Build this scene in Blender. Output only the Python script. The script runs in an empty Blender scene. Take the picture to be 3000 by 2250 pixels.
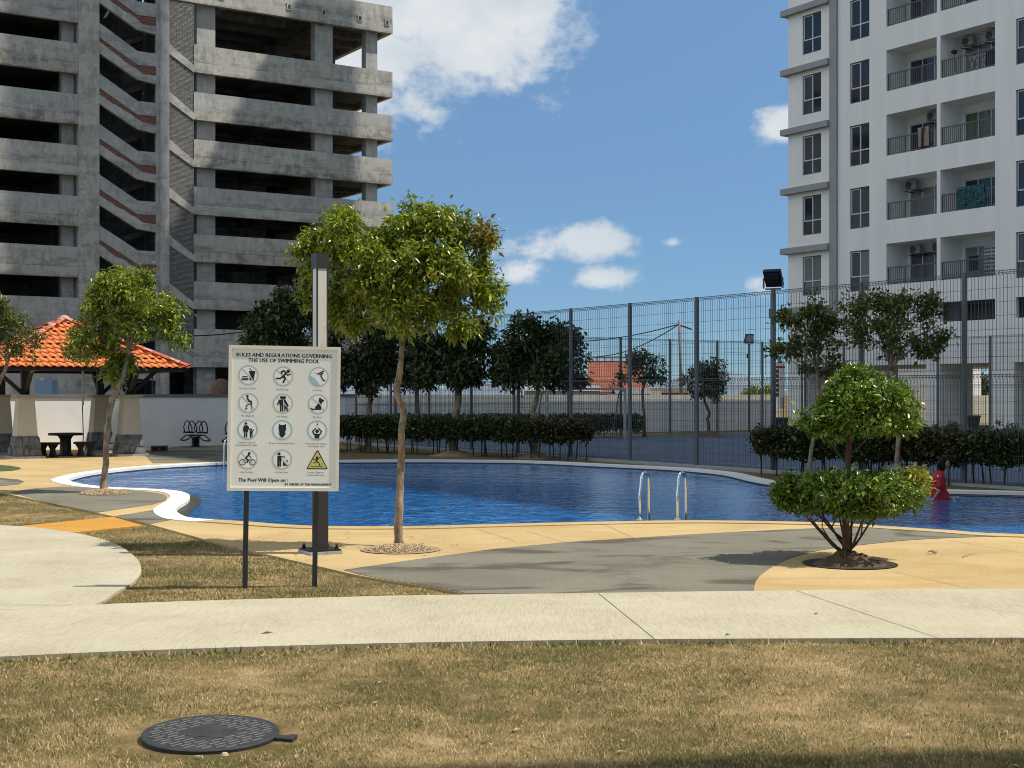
import bpy, bmesh, math, random
import numpy as np
from mathutils import Vector, Matrix
from mathutils.geometry import tessellate_polygon

R = math.radians
rnd = random.Random(11)
rng = np.random.default_rng(11)
SC = bpy.context.scene
COL = SC.collection

# ------------------------------------------------------------------ camera, sky, sun, exposure
cam_d = bpy.data.cameras.new("camera")
cam_d.sensor_width = 36.0
cam_d.lens = 48.8
cam_d.shift_y = 0.00927
cam_d.clip_end = 4000
cam = bpy.data.objects.new("camera", cam_d)
cam.location = (0, 0, 1.6)
cam.rotation_euler = (R(90), 0, 0)
COL.objects.link(cam)
SC.camera = cam

SUN_EL = 57.0
SUN_AZ = 91.0            # clockwise from +Y: the sun stands to the right
SKY_STRENGTH = 0.128
SUN_STRENGTH = 3.7
EXPOSURE = 0.5

SC.cycles.filter_width = 1.0
SC.view_settings.view_transform = 'Standard'
SC.view_settings.look = 'None'
SC.view_settings.exposure = EXPOSURE
SC.view_settings.gamma = 1.0
SC.view_settings.use_curve_mapping = False

world = bpy.data.worlds.new("World")
SC.world = world
world.use_nodes = True


def build_world():
    nt = world.node_tree
    nd, lk = nt.nodes, nt.links
    nd.clear()
    out = nd.new('ShaderNodeOutputWorld')
    bg = nd.new('ShaderNodeBackground')
    bg.inputs['Strength'].default_value = SKY_STRENGTH
    lk.new(bg.outputs[0], out.inputs[0])
    sky = nd.new('ShaderNodeTexSky')
    sky.sky_type = 'NISHITA'
    sky.sun_disc = False
    sky.sun_elevation = R(SUN_EL)
    sky.sun_rotation = R(SUN_AZ)
    sky.altitude = 6000
    sky.air_density = 0.7
    sky.dust_density = 0.0
    sky.ozone_density = 2.6

    def m(op, a=None, b=None, c=None):
        n = nd.new('ShaderNodeMath')
        n.operation = op
        for i, v in enumerate((a, b, c)):
            if v is None:
                continue
            if isinstance(v, (int, float)):
                n.inputs[i].default_value = v
            else:
                lk.new(v, n.inputs[i])
        return n.outputs[0]
    tc = nd.new('ShaderNodeTexCoord')
    sep = nd.new('ShaderNodeSeparateXYZ')
    lk.new(tc.outputs['Generated'], sep.inputs[0])
    az = m('ARCTAN2', sep.outputs[0], sep.outputs[1])      # radians, 0 straight ahead
    el = m('ARCSINE', sep.outputs[2])
    comb = nd.new('ShaderNodeCombineXYZ')
    lk.new(m('MULTIPLY', az, 1.0), comb.inputs[0])
    lk.new(m('MULTIPLY', el, 1.35), comb.inputs[1])
    n1 = nd.new('ShaderNodeTexNoise')
    n1.inputs['Scale'].default_value = 21
    n1.inputs['Detail'].default_value = 9
    n1.inputs['Roughness'].default_value = 0.62
    lk.new(comb.outputs[0], n1.inputs['Vector'])
    n2 = nd.new('ShaderNodeTexNoise')
    n2.inputs['Scale'].default_value = 3.2
    n2.inputs['Detail'].default_value = 7
    n2.inputs['Roughness'].default_value = 0.55
    lk.new(comb.outputs[0], n2.inputs['Vector'])
    nz = m('SUBTRACT', n1.outputs['Fac'], 0.5)
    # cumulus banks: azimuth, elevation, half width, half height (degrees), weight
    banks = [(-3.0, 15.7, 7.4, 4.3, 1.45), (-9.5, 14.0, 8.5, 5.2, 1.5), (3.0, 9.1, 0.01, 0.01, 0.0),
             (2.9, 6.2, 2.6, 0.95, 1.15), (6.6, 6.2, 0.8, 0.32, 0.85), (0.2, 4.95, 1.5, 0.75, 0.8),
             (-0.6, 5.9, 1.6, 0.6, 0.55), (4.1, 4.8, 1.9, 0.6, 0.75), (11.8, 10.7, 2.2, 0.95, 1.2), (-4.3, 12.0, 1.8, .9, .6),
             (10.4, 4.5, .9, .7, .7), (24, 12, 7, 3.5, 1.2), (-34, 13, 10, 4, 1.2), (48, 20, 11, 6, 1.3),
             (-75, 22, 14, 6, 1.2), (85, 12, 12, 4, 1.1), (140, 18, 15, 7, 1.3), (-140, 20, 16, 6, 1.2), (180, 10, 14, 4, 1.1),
             (-70, 42, 34, 18, 2.2), (30, 50, 34, 14, 1.8), (120, 45, 30, 13, 1.5), (-150, 48, 40, 18, 2.2), (0, 36, 26, 8, 1.3), (-112, 22, 34, 14, 2.3),  # large banks out of view, added for whiter ambient light
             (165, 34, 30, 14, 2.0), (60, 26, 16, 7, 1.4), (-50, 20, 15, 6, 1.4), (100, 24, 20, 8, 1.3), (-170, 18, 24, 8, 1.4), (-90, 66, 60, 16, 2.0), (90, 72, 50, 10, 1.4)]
    best = None
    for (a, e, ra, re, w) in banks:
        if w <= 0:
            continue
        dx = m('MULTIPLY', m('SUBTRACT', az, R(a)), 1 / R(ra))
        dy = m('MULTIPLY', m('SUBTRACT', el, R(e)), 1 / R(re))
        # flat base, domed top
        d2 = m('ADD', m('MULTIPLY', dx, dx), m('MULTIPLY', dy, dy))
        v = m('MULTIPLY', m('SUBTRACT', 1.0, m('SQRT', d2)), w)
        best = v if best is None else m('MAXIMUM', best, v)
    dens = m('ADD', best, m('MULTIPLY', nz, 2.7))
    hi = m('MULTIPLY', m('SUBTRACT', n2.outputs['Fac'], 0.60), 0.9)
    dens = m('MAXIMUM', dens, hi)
    cov = nd.new('ShaderNodeMapRange')
    cov.interpolation_type = 'SMOOTHSTEP'
    cov.inputs['From Min'].default_value = -0.02
    cov.inputs['From Max'].default_value = 0.7
    lk.new(dens, cov.inputs['Value'])
    covv = m('MULTIPLY', cov.outputs[0], 0.93)
    # cloud tone varies with its own billows
    n3 = nd.new('ShaderNodeTexNoise')
    n3.inputs['Scale'].default_value = 11
    n3.inputs['Detail'].default_value = 6
    lk.new(comb.outputs[0], n3.inputs['Vector'])
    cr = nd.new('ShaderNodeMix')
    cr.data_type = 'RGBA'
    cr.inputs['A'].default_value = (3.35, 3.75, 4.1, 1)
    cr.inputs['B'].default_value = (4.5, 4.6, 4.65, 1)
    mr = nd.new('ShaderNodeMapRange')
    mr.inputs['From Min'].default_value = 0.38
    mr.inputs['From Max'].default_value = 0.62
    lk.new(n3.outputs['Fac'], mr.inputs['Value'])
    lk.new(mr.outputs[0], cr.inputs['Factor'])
    mix = nd.new('ShaderNodeMix')
    mix.data_type = 'RGBA'
    lk.new(covv, mix.inputs['Factor'])
    # humid air: the horizon glow is dulled, the upper sky paled
    hz = nd.new('ShaderNodeMapRange')
    hz.inputs['From Min'].default_value = 0.0
    hz.inputs['From Max'].default_value = 0.30
    hz.inputs['To Min'].default_value = 0.47
    hz.inputs['To Max'].default_value = 1.50
    lk.new(el, hz.inputs['Value'])
    hm = nd.new('ShaderNodeMix')
    hm.data_type = 'RGBA'
    hm.blend_type = 'MULTIPLY'
    hm.inputs['Factor'].default_value = 1.0
    tint = nd.new('ShaderNodeMix')
    tint.data_type = 'RGBA'
    tint.blend_type = 'MULTIPLY'
    tint.inputs['Factor'].default_value = 1.0
    tint.inputs['B'].default_value = (1.0, 1.07, 0.90, 1)
    lk.new(sky.outputs[0], tint.inputs['A'])
    lk.new(tint.outputs['Result'], hm.inputs['A'])
    lk.new(hz.outputs[0], hm.inputs['B'])
    lk.new(hm.outputs['Result'], mix.inputs['A'])
    # clouds opposite the sun, out of view, are brightened to add ambient light
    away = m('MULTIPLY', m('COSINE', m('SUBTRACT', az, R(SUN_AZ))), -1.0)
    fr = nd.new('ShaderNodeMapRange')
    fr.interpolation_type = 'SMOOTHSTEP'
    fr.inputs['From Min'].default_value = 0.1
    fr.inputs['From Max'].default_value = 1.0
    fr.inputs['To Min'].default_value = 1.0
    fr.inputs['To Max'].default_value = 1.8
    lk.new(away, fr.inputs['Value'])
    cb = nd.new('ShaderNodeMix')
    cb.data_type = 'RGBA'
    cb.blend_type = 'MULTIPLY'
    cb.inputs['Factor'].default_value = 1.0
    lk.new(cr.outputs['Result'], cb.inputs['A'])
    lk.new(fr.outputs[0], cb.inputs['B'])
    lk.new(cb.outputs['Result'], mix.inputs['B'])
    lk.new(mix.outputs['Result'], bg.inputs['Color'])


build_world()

sun_d = bpy.data.lights.new("sun", 'SUN')
sun_d.energy = SUN_STRENGTH
sun_d.angle = R(0.53)
sun_d.color = (1.0, 0.94, 0.84)
sun = bpy.data.objects.new("sun", sun_d)
sdir = Vector((math.sin(R(SUN_AZ)) * math.cos(R(SUN_EL)), math.cos(R(SUN_AZ)) * math.cos(R(SUN_EL)), math.sin(R(SUN_EL))))
sun.rotation_euler = sdir.to_track_quat('Z', 'Y').to_euler()
sun.location = sdir * 60
COL.objects.link(sun)

# ------------------------------------------------------------------ measuring helpers
# The photograph was measured in a 2212 px wide copy: eye height 1.6 m, horizon row 850, focal length 3000.
F, CX, HY, EYE = 3000.0, 1106.0, 850.0, 1.6


def G(x, y, z=0.0):
    d = (EYE - z) * F / (y - HY)
    return ((x - CX) * d / F, d)


def S(x, y, d):
    return Vector(((x - CX) * d / F, d, EYE - (y - HY) * d / F))


AX = Vector((0.5385, -0.8426, 0))      # site grid: towards the camera and right
BX = Vector((0.8426, 0.5385, 0))       # site grid: away and right
ANG_B = math.atan2(0.5385, 0.8426)
ANG_A = math.atan2(-0.8426, 0.5385)


# ------------------------------------------------------------------ object helpers
def tag(o, label=None, cat=None, group=None, kind=None):
    if label:
        o['label'] = label
    if cat:
        o['category'] = cat
    if group:
        o['group'] = group
    if kind:
        o['kind'] = kind
    return o


def thing(name, label, cat, loc=(0, 0, 0), rz=0.0, group=None):
    o = bpy.data.objects.new(name, None)
    o.empty_display_size = 0.3
    o.location = loc
    o.rotation_euler = (0, 0, rz)
    COL.objects.link(o)
    return tag(o, label, cat, group)


def link(name, mesh, parent=None, loc=None, rot=None):
    o = bpy.data.objects.new(name, mesh)
    if parent:
        o.parent = parent
    if loc is not None:
        o.location = loc
    if rot is not None:
        o.rotation_euler = rot
    COL.objects.link(o)
    return o


def copy_tree(o, parent=None):
    c = o.copy()
    COL.objects.link(c)
    c.parent = parent
    for ch in list(o.children):
        copy_tree(ch, c)
    return c


class MB:
    """Collects faces and turns them into one mesh."""

    def __init__(self):
        self.v, self.f, self.m = [], [], []

    def add(self, vs, fs, mi=0):
        n = len(self.v)
        self.v.extend([tuple(p) for p in vs])
        for f in fs:
            self.f.append(tuple(i + n for i in f))
            self.m.append(mi)
        return self

    def box(self, x0, x1, y0, y1, z0, z1, mi=0):
        vs = [(x0, y0, z0), (x1, y0, z0), (x1, y1, z0), (x0, y1, z0), (x0, y0, z1), (x1, y0, z1), (x1, y1, z1), (x0, y1, z1)]
        return self.add(vs, [(0, 3, 2, 1), (4, 5, 6, 7), (0, 1, 5, 4), (1, 2, 6, 5), (2, 3, 7, 6), (3, 0, 4, 7)], mi)

    def mbox(self, M, sx, sy, sz, mi=0):
        vs = [M @ Vector((a * sx / 2, b * sy / 2, c * sz / 2)) for c in (-1, 1) for a, b in ((-1, -1), (1, -1), (1, 1), (-1, 1))]
        return self.add(vs, [(0, 3, 2, 1), (4, 5, 6, 7), (0, 1, 5, 4), (1, 2, 6, 5), (2, 3, 7, 6), (3, 0, 4, 7)], mi)

    def bar(self, p, q, w, h=None, mi=0):
        p, q = Vector(p), Vector(q)
        d = q - p
        L = d.length
        if L < 1e-6:
            return self
        h = h or w
        M = Matrix.Translation((p + q) / 2) @ d.to_track_quat('X', 'Z').to_matrix().to_4x4()
        return self.mbox(M, L, w, h, mi)

    def tube(self, pts, rad, n=7, mi=0, cap=True):
        pts = [Vector(p) for p in pts]
        if not hasattr(rad, '__len__'):
            rad = [rad] * len(pts)
        vs, fs = [], []
        ref = Vector((0.31, 0.83, 0.1)).normalized()
        for i, p in enumerate(pts):
            t = (pts[min(i + 1, len(pts) - 1)] - pts[max(i - 1, 0)]).normalized()
            u = t.cross(ref)
            if u.length < 0.05:
                u = t.cross(Vector((1, 0, 0)))
            u.normalize()
            w = t.cross(u)
            for k in range(n):
                a = 2 * math.pi * k / n
                vs.append(p + (u * math.cos(a) + w * math.sin(a)) * rad[i])
        for i in range(len(pts) - 1):
            for k in range(n):
                a, b = i * n + k, i * n + (k + 1) % n
                fs.append((a, b, b + n, a + n))
        if cap:
            fs.append(tuple(range(n))[::-1])
            fs.append(tuple(range((len(pts) - 1) * n, len(pts) * n)))
        return self.add(vs, fs, mi)

    def lathe(self, prof, n=16, c=(0, 0, 0), mi=0, square=False):
        vs, fs = [], []
        for r, z in prof:
            for k in range(n):
                a = 2 * math.pi * (k + (0.5 if square else 0)) / n
                vs.append((c[0] + r * math.cos(a), c[1] + r * math.sin(a), c[2] + z))
        for i in range(len(prof) - 1):
            for k in range(n):
                a, b = i * n + k, i * n + (k + 1) % n
                fs.append((a, b, b + n, a + n))
        fs.append(tuple(range(n))[::-1])
        fs.append(tuple(range((len(prof) - 1) * n, len(prof) * n)))
        return self.add(vs, fs, mi)

    def prism(self, poly, z0, z1, mi=0, holes=()):
        """Vertical prism over a plan polygon (holes allowed)."""
        loops = [list(poly)] + [list(h) for h in holes]
        flat = [p for L in loops for p in L]
        tri = tessellate_polygon([[Vector((p[0], p[1], 0)) for p in L] for L in loops])
        n = len(flat)
        vs = [(p[0], p[1], z1) for p in flat] + [(p[0], p[1], z0) for p in flat]
        fs = []
        for t in tri:
            a, b, c = (Vector((flat[i][0], flat[i][1], 0)) for i in t)
            t = tuple(t) if (b - a).cross(c - a).z > 0 else tuple(t)[::-1]
            fs.append(t)
            fs.append(tuple(i + n for i in t[::-1]))
        k = 0
        for L in loops:
            m_ = len(L)
            for i in range(m_):
                a, b = k + i, k + (i + 1) % m_
                fs.append((a + n, b + n, b, a))
            k += m_
        return self.add(vs, fs, mi)

    def sheet(self, poly, z, mi=0, holes=()):
        loops = [list(poly)] + [list(h) for h in holes]
        flat = [p for L in loops for p in L]
        tri = tessellate_polygon([[Vector((p[0], p[1], 0)) for p in L] for L in loops])
        fs = []
        for t in tri:
            a, b, c = (Vector((flat[i][0], flat[i][1], 0)) for i in t)
            fs.append(tuple(t) if (b - a).cross(c - a).z > 0 else tuple(t)[::-1])
        return self.add([(p[0], p[1], z) for p in flat], fs, mi)

    def xz(self, poly, y0, y1, mi=0):
        """Prism over a polygon drawn in the X-Z plane."""
        n = len(poly)
        vs = [(p[0], y0, p[1]) for p in poly] + [(p[0], y1, p[1]) for p in poly]
        ar = sum(poly[i][0] * poly[(i + 1) % n][1] - poly[(i + 1) % n][0] * poly[i][1] for i in range(n))
        o = list(range(n)) if ar > 0 else list(range(n))[::-1]
        fs = [tuple(o), tuple(i + n for i in o[::-1])]
        for i in range(n):
            a, b = o[i], o[(i + 1) % n]
            fs.append((b, a, a + n, b + n))
        return self.add(vs, fs, mi)

    def mesh(self, name, mats, smooth=False):
        me = bpy.data.meshes.new(name)
        me.from_pydata(self.v, [], self.f)
        for m_ in (mats if isinstance(mats, (list, tuple)) else [mats]):
            me.materials.append(m_)
        if any(self.m):
            me.polygons.foreach_set('material_index', self.m)
        if smooth:
            me.polygons.foreach_set('use_smooth', [True] * len(self.f))
        me.update()
        return me

    def build(self, name, mats, parent=None, smooth=False, loc=None, rot=None):
        return link(name, self.mesh(name, mats, smooth), parent, loc, rot)


def np_mesh(name, verts, tris, mats, midx=None):
    me = bpy.data.meshes.new(name)
    nv, nf = len(verts), len(tris)
    me.vertices.add(nv)
    me.vertices.foreach_set('co', np.ascontiguousarray(verts, dtype=np.float32).ravel())
    me.loops.add(nf * 3)
    me.loops.foreach_set('vertex_index', np.ascontiguousarray(tris, dtype=np.int32).ravel())
    me.polygons.add(nf)
    me.polygons.foreach_set('loop_start', np.arange(0, nf * 3, 3, dtype=np.int32))
    me.polygons.foreach_set('loop_total', np.full(nf, 3, dtype=np.int32))
    for m_ in (mats if isinstance(mats, (list, tuple)) else [mats]):
        me.materials.append(m_)
    if midx is not None:
        me.polygons.foreach_set('material_index', np.asarray(midx, dtype=np.int32))
    me.update()
    me.validate()
    return me


def crom(pts, closed=True, k=6):
    """Catmull-Rom through plan points."""
    n = len(pts)
    out = []
    rngi = range(n) if closed else range(n - 1)
    for i in rngi:
        p = [Vector(pts[(i + j) % n] if closed else pts[min(max(i + j, 0), n - 1)]) for j in (-1, 0, 1, 2)]
        for s in range(k):
            t = s / k
            q = 0.5 * ((2 * p[1]) + (p[2] - p[0]) * t + (2 * p[0] - 5 * p[1] + 4 * p[2] - p[3]) * t * t + (3 * p[1] - p[0] - 3 * p[2] + p[3]) * t ** 3)
            out.append((q[0], q[1]))
    if not closed:
        out.append(tuple(pts[-1]))
    return out


def in_poly(x, y, poly):
    """Vectorised point-in-polygon."""
    inside = np.zeros(len(x), bool)
    n = len(poly)
    for i in range(n):
        x0, y0 = poly[i]
        x1, y1 = poly[(i + 1) % n]
        c = (y0 > y) != (y1 > y)
        if y1 == y0:
            continue
        xi = (x1 - x0) * (y - y0) / (y1 - y0) + x0
        inside ^= c & (x < xi)
    return inside


# ------------------------------------------------------------------ materials
def _new(name):
    m_ = bpy.data.materials.new(name)
    m_.use_nodes = True
    nt = m_.node_tree
    return m_, nt.nodes, nt.links, nt.nodes['Principled BSDF']


def _math(nd, lk, op, a, b=None, clamp=False):
    n = nd.new('ShaderNodeMath')
    n.operation = op
    n.use_clamp = clamp
    for i, v in enumerate((a, b)):
        if v is None:
            continue
        if isinstance(v, (int, float)):
            n.inputs[i].default_value = v
        else:
            lk.new(v, n.inputs[i])
    return n.outputs[0]


def _noise(nd, lk, vec, scale, detail=5, rough=0.6):
    n = nd.new('ShaderNodeTexNoise')
    n.inputs['Scale'].default_value = scale
    n.inputs['Detail'].default_value = detail
    n.inputs['Roughness'].default_value = rough
    if vec is not None:
        lk.new(vec, n.inputs['Vector'])
    return n.outputs['Fac']


def _ramp(nd, lk, fac, stops):
    r = nd.new('ShaderNodeValToRGB')
    el = r.color_ramp.elements
    while len(el) < len(stops):
        el.new(0.5)
    for e, (p, c) in zip(el, stops):
        e.position = p
        e.color = (c[0], c[1], c[2], 1)
    lk.new(fac, r.inputs[0])
    return r.outputs['Color']


def _mix(nd, lk, fac, a, b, mode='MIX'):
    n = nd.new('ShaderNodeMix')
    n.data_type = 'RGBA'
    n.blend_type = mode
    for key, v in (('Factor', fac), ('A', a), ('B', b)):
        if isinstance(v, (int, float)):
            n.inputs[key].default_value = v
        elif isinstance(v, tuple):
            n.inputs[key].default_value = (v[0], v[1], v[2], 1)
        else:
            lk.new(v, n.inputs[key])
    return n.outputs['Result']


def _bump(nd, lk, b, h, strength, dist):
    n = nd.new('ShaderNodeBump')
    n.inputs['Strength'].default_value = strength
    n.inputs['Distance'].default_value = dist
    lk.new(h, n.inputs['Height'])
    lk.new(n.outputs[0], b.inputs['Normal'])


def _coord(nd, lk, scale=(1, 1, 1), out='Object', rot=(0, 0, 0)):
    tc = nd.new('ShaderNodeTexCoord')
    mp = nd.new('ShaderNodeMapping')
    mp.inputs['Scale'].default_value = scale
    mp.inputs['Rotation'].default_value = rot
    lk.new(tc.outputs[out], mp.inputs[0])
    return mp.outputs[0]


def c3(c, k=1.0):
    return tuple(min(1.0, x * k) for x in c)


def plain(name, col, rough=0.7, var=0.12, scale=6.0, bump=0.0, bscale=60, metal=0.0, spec=0.35, col2=None, stretch=(1, 1, 1)):
    m_, nd, lk, b = _new(name)
    vec = _coord(nd, lk, stretch)
    f = _noise(nd, lk, vec, scale)
    lk.new(_ramp(nd, lk, f, [(0.3, c3(col, 1 - var)), (0.7, c3(col2 or col, 1 + var))]), b.inputs['Base Color'])
    b.inputs['Roughness'].default_value = rough
    b.inputs['Metallic'].default_value = metal
    b.inputs['Specular IOR Level'].default_value = spec
    if bump:
        _bump(nd, lk, b, _noise(nd, lk, vec, bscale, 3), bump, 0.01)
    return m_


def leafmat(name, dark, mid, light, rough=0.42, trans=0.28):
    m_, nd, lk, b = _new(name)
    geo = nd.new('ShaderNodeNewGeometry')
    vec = _coord(nd, lk)
    f = _math(nd, lk, 'ADD', _math(nd, lk, 'MULTIPLY', geo.outputs['Random Per Island'], 0.7),
              _math(nd, lk, 'MULTIPLY', _noise(nd, lk, vec, 2.2, 2), 0.3))
    colr = _ramp(nd, lk, f, [(0.05, dark), (0.5, mid), (0.93, light)])
    lk.new(colr, b.inputs['Base Color'])
    b.inputs['Roughness'].default_value = rough
    b.inputs['Specular IOR Level'].default_value = 0.5
    tr = nd.new('ShaderNodeBsdfTranslucent')
    lk.new(_mix(nd, lk, 1.0, colr, (1.0, 1.0, 0.45), 'MULTIPLY'), tr.inputs['Color'])
    mx = nd.new('ShaderNodeMixShader')
    mx.inputs[0].default_value = trans
    lk.new(b.outputs[0], mx.inputs[1])
    lk.new(tr.outputs[0], mx.inputs[2])
    lk.new(mx.outputs[0], nd['Material Output'].inputs['Surface'])
    return m_


def raw_concrete(name, base=(0.58, 0.56, 0.51), dark=(0.14, 0.14, 0.125), amount=0.5, warm=(0.36, 0.31, 0.22)):
    """Board-marked cast concrete with runs of black mould and rusty streaks."""
    m_, nd, lk, b = _new(name)
    big = _noise(nd, lk, _coord(nd, lk, (0.35, 0.35, 0.9)), 1.4, 6, 0.65)
    run = _noise(nd, lk, _coord(nd, lk, (2.0, 2.0, 0.8)), 1.3, 8, 0.75)
    fine = _noise(nd, lk, _coord(nd, lk), 14, 5, 0.7)
    col = _ramp(nd, lk, big, [(0.3, c3(base, 0.78)), (0.55, base), (0.75, c3(base, 1.22))])
    col = _mix(nd, lk, _math(nd, lk, 'MULTIPLY', _math(nd, lk, 'SUBTRACT', fine, 0.42, True), 0.9), col, c3(base, 0.55))
    msk = _math(nd, lk, 'MULTIPLY', run, big)
    r = nd.new('ShaderNodeMapRange')
    r.inputs['From Min'].default_value = 0.215
    r.inputs['From Max'].default_value = 0.32
    lk.new(msk, r.inputs['Value'])
    col = _mix(nd, lk, _math(nd, lk, 'MULTIPLY', r.outputs[0], amount), col, dark)
    # tones left by the formwork sheets
    pn = nd.new('ShaderNodeTexBrick')
    pn.inputs['Scale'].default_value = 1.0
    pn.inputs['Brick Width'].default_value = 2.3
    pn.inputs['Row Height'].default_value = 0.62
    pn.inputs['Mortar Size'].default_value = 0.008
    pn.inputs['Color1'].default_value = (1, 1, 1, 1)
    pn.inputs['Color2'].default_value = (0.82, 0.82, 0.82, 1)
    pn.inputs['Mortar'].default_value = (0.72, 0.72, 0.72, 1)
    lk.new(_coord(nd, lk, (1, 1, 1), 'Object', (R(90), 0, 0)), pn.inputs['Vector'])
    col = _mix(nd, lk, 0.75, col, pn.outputs['Color'], 'MULTIPLY')
    # mould that creeps up from the lower edge of each casting, different on every one
    oi = nd.new('ShaderNodeObjectInfo')
    tg = nd.new('ShaderNodeTexCoord')
    sg_ = nd.new('ShaderNodeSeparateXYZ')
    lk.new(tg.outputs['Generated'], sg_.inputs[0])
    off = nd.new('ShaderNodeVectorMath')
    off.operation = 'ADD'
    cx_ = nd.new('ShaderNodeCombineXYZ')
    lk.new(_math(nd, lk, 'MULTIPLY', oi.outputs['Random'], 40.0), cx_.inputs[0])
    lk.new(_coord(nd, lk, (0.75, 0.75, 2.2)), off.inputs[0])
    lk.new(cx_.outputs[0], off.inputs[1])
    mould = _noise(nd, lk, off.outputs[0], 0.8, 9, 0.72)
    mm = _math(nd, lk, 'ADD', mould, _math(nd, lk, 'MULTIPLY', _math(nd, lk, 'SUBTRACT', 0.42, sg_.outputs[2]), 0.22))
    rm = nd.new('ShaderNodeMapRange')
    rm.inputs['From Min'].default_value = 0.52
    rm.inputs['From Max'].default_value = 0.66
    lk.new(mm, rm.inputs['Value'])
    col = _mix(nd, lk, _math(nd, lk, 'MULTIPLY', rm.outputs[0], min(1.0, amount * 1.25)), col, c3(dark, 1.15))
    w = _noise(nd, lk, _coord(nd, lk, (0.9, 0.9, 0.5)), 0.9, 3)
    r2 = nd.new('ShaderNodeMapRange')
    r2.inputs['From Min'].default_value = 0.58
    r2.inputs['From Max'].default_value = 0.75
    lk.new(w, r2.inputs['Value'])
    col = _mix(nd, lk, _math(nd, lk, 'MULTIPLY', r2.outputs[0], 0.5), col, warm)
    lk.new(col, b.inputs['Base Color'])
    b.inputs['Roughness'].default_value = 0.9
    b.inputs['Specular IOR Level'].default_value = 0.2
    _bump(nd, lk, b, fine, 0.35, 0.02)
    return m_


M = {}
M['concrete'] = raw_concrete('raw_concrete')
M['concrete_mould'] = raw_concrete('mouldy_concrete', (0.54, 0.515, 0.455), (0.11, 0.11, 0.10), 0.7)
M['concrete_grey'] = raw_concrete('fresh_grey_concrete', (0.54, 0.53, 0.50), (0.18, 0.18, 0.17), 0.5, (0.38, 0.36, 0.31))
M['concrete_in_shade'] = raw_concrete('shade_darkened_concrete', (0.17, 0.17, 0.165), (0.05, 0.05, 0.05), 0.6)  # inner surfaces, colour darkened to deepen the shade inside the decks
M['white_wall'] = plain('white_wall_paint', (0.78, 0.77, 0.75), 0.8, 0.05, 1.5, 0.06, 40)
M['white_tower'] = plain('white_tower_paint', (0.76, 0.755, 0.73), 0.85, 0.055, 1.1, stretch=(1.4, 1.4, 0.12))
M['cream_wall'] = plain('cream_wall_paint', (0.82, 0.78, 0.66), 0.85, 0.04, 1.0)
M['grey_trim'] = plain('grey_trim_paint', (0.30, 0.305, 0.31), 0.8, 0.06, 2)
M['coping_grey'] = plain('coping_grey', (0.16, 0.165, 0.165), 0.8, 0.1, 3)
M['steel_grey'] = plain('grey_steel_paint', (0.10, 0.11, 0.115), 0.5, 0.08, 5)
M['fence_wire'] = plain('grey_wire', (0.075, 0.085, 0.09), 0.5, 0.05, 5)
M['charcoal'] = plain('charcoal_paint', (0.028, 0.028, 0.03), 0.42, 0.15, 8, spec=0.5)
M['black'] = plain('black_paint', (0.012, 0.012, 0.013), 0.5, 0.2, 9)
M['bark'] = plain('pale_bark', (0.30, 0.215, 0.135), 0.9, 0.6, 17, 1.0, 45, stretch=(1, 1, 0.4), col2=(0.27, 0.205, 0.14))
M['bark_red'] = plain('red_brown_bark', (0.16, 0.075, 0.042), 0.85, 0.4, 18, 0.7, 60, stretch=(1, 1, 0.4))
M['bark_dark'] = plain('dark_bark', (0.10, 0.08, 0.055), 0.9, 0.4, 14, 0.6, 45, stretch=(1, 1, 0.4))
M['stem'] = plain('hedge_stem_bark', (0.05, 0.042, 0.032), 0.9, 0.3, 14)
M['soil'] = plain('brown_soil', (0.10, 0.065, 0.036), 0.95, 0.5, 7, 0.9, 30)
M['dry_soil'] = plain('dry_sandy_soil', (0.30, 0.22, 0.125), 0.95, 0.35, 7, 0.6, 30)
M['chrome'] = plain('polished_steel', (0.72, 0.73, 0.74), 0.12, 0.03, 4, metal=1.0)
M['glass_dark'] = plain('dark_window_glass', (0.016, 0.023, 0.034), 0.06, 0.3, 0.8, spec=0.6)
M['frame_white'] = plain('white_window_frame', (0.52, 0.53, 0.54), 0.5, 0.04)
M['frame_grey'] = plain('grey_window_frame', (0.12, 0.125, 0.13), 0.5, 0.06)
M['leaf_bright'] = leafmat('bright_leaf', (0.06, 0.105, 0.012), (0.20, 0.26, 0.022), (0.46, 0.48, 0.07), 0.26, 0.3)
M['leaf_mid'] = leafmat('mid_green_leaf', (0.05, 0.09, 0.012), (0.17, 0.24, 0.023), (0.40, 0.45, 0.06), 0.27, 0.28)
M['leaf_dark'] = leafmat('dark_green_leaf', (0.018, 0.034, 0.01), (0.038, 0.062, 0.014), (0.09, 0.115, 0.026), 0.45, 0.15)
M['leaf_olive'] = leafmat('olive_leaf', (0.035, 0.055, 0.014), (0.10, 0.125, 0.024), (0.24, 0.23, 0.05), 0.42, 0.28)
M['leaf_gloss'] = leafmat('glossy_green_leaf', (0.03, 0.065, 0.012), (0.12, 0.205, 0.028), (0.33, 0.42, 0.075), 0.24, 0.24)
M['leaf_yellow'] = leafmat('yellow_leaf', (0.16, 0.19, 0.02), (0.32, 0.32, 0.03), (0.48, 0.43, 0.05), 0.4, 0.3)
M['leaf_red'] = leafmat('reddish_leaf', (0.04, 0.022, 0.012), (0.075, 0.04, 0.017), (0.08, 0.085, 0.022), 0.45, 0.2)


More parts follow.
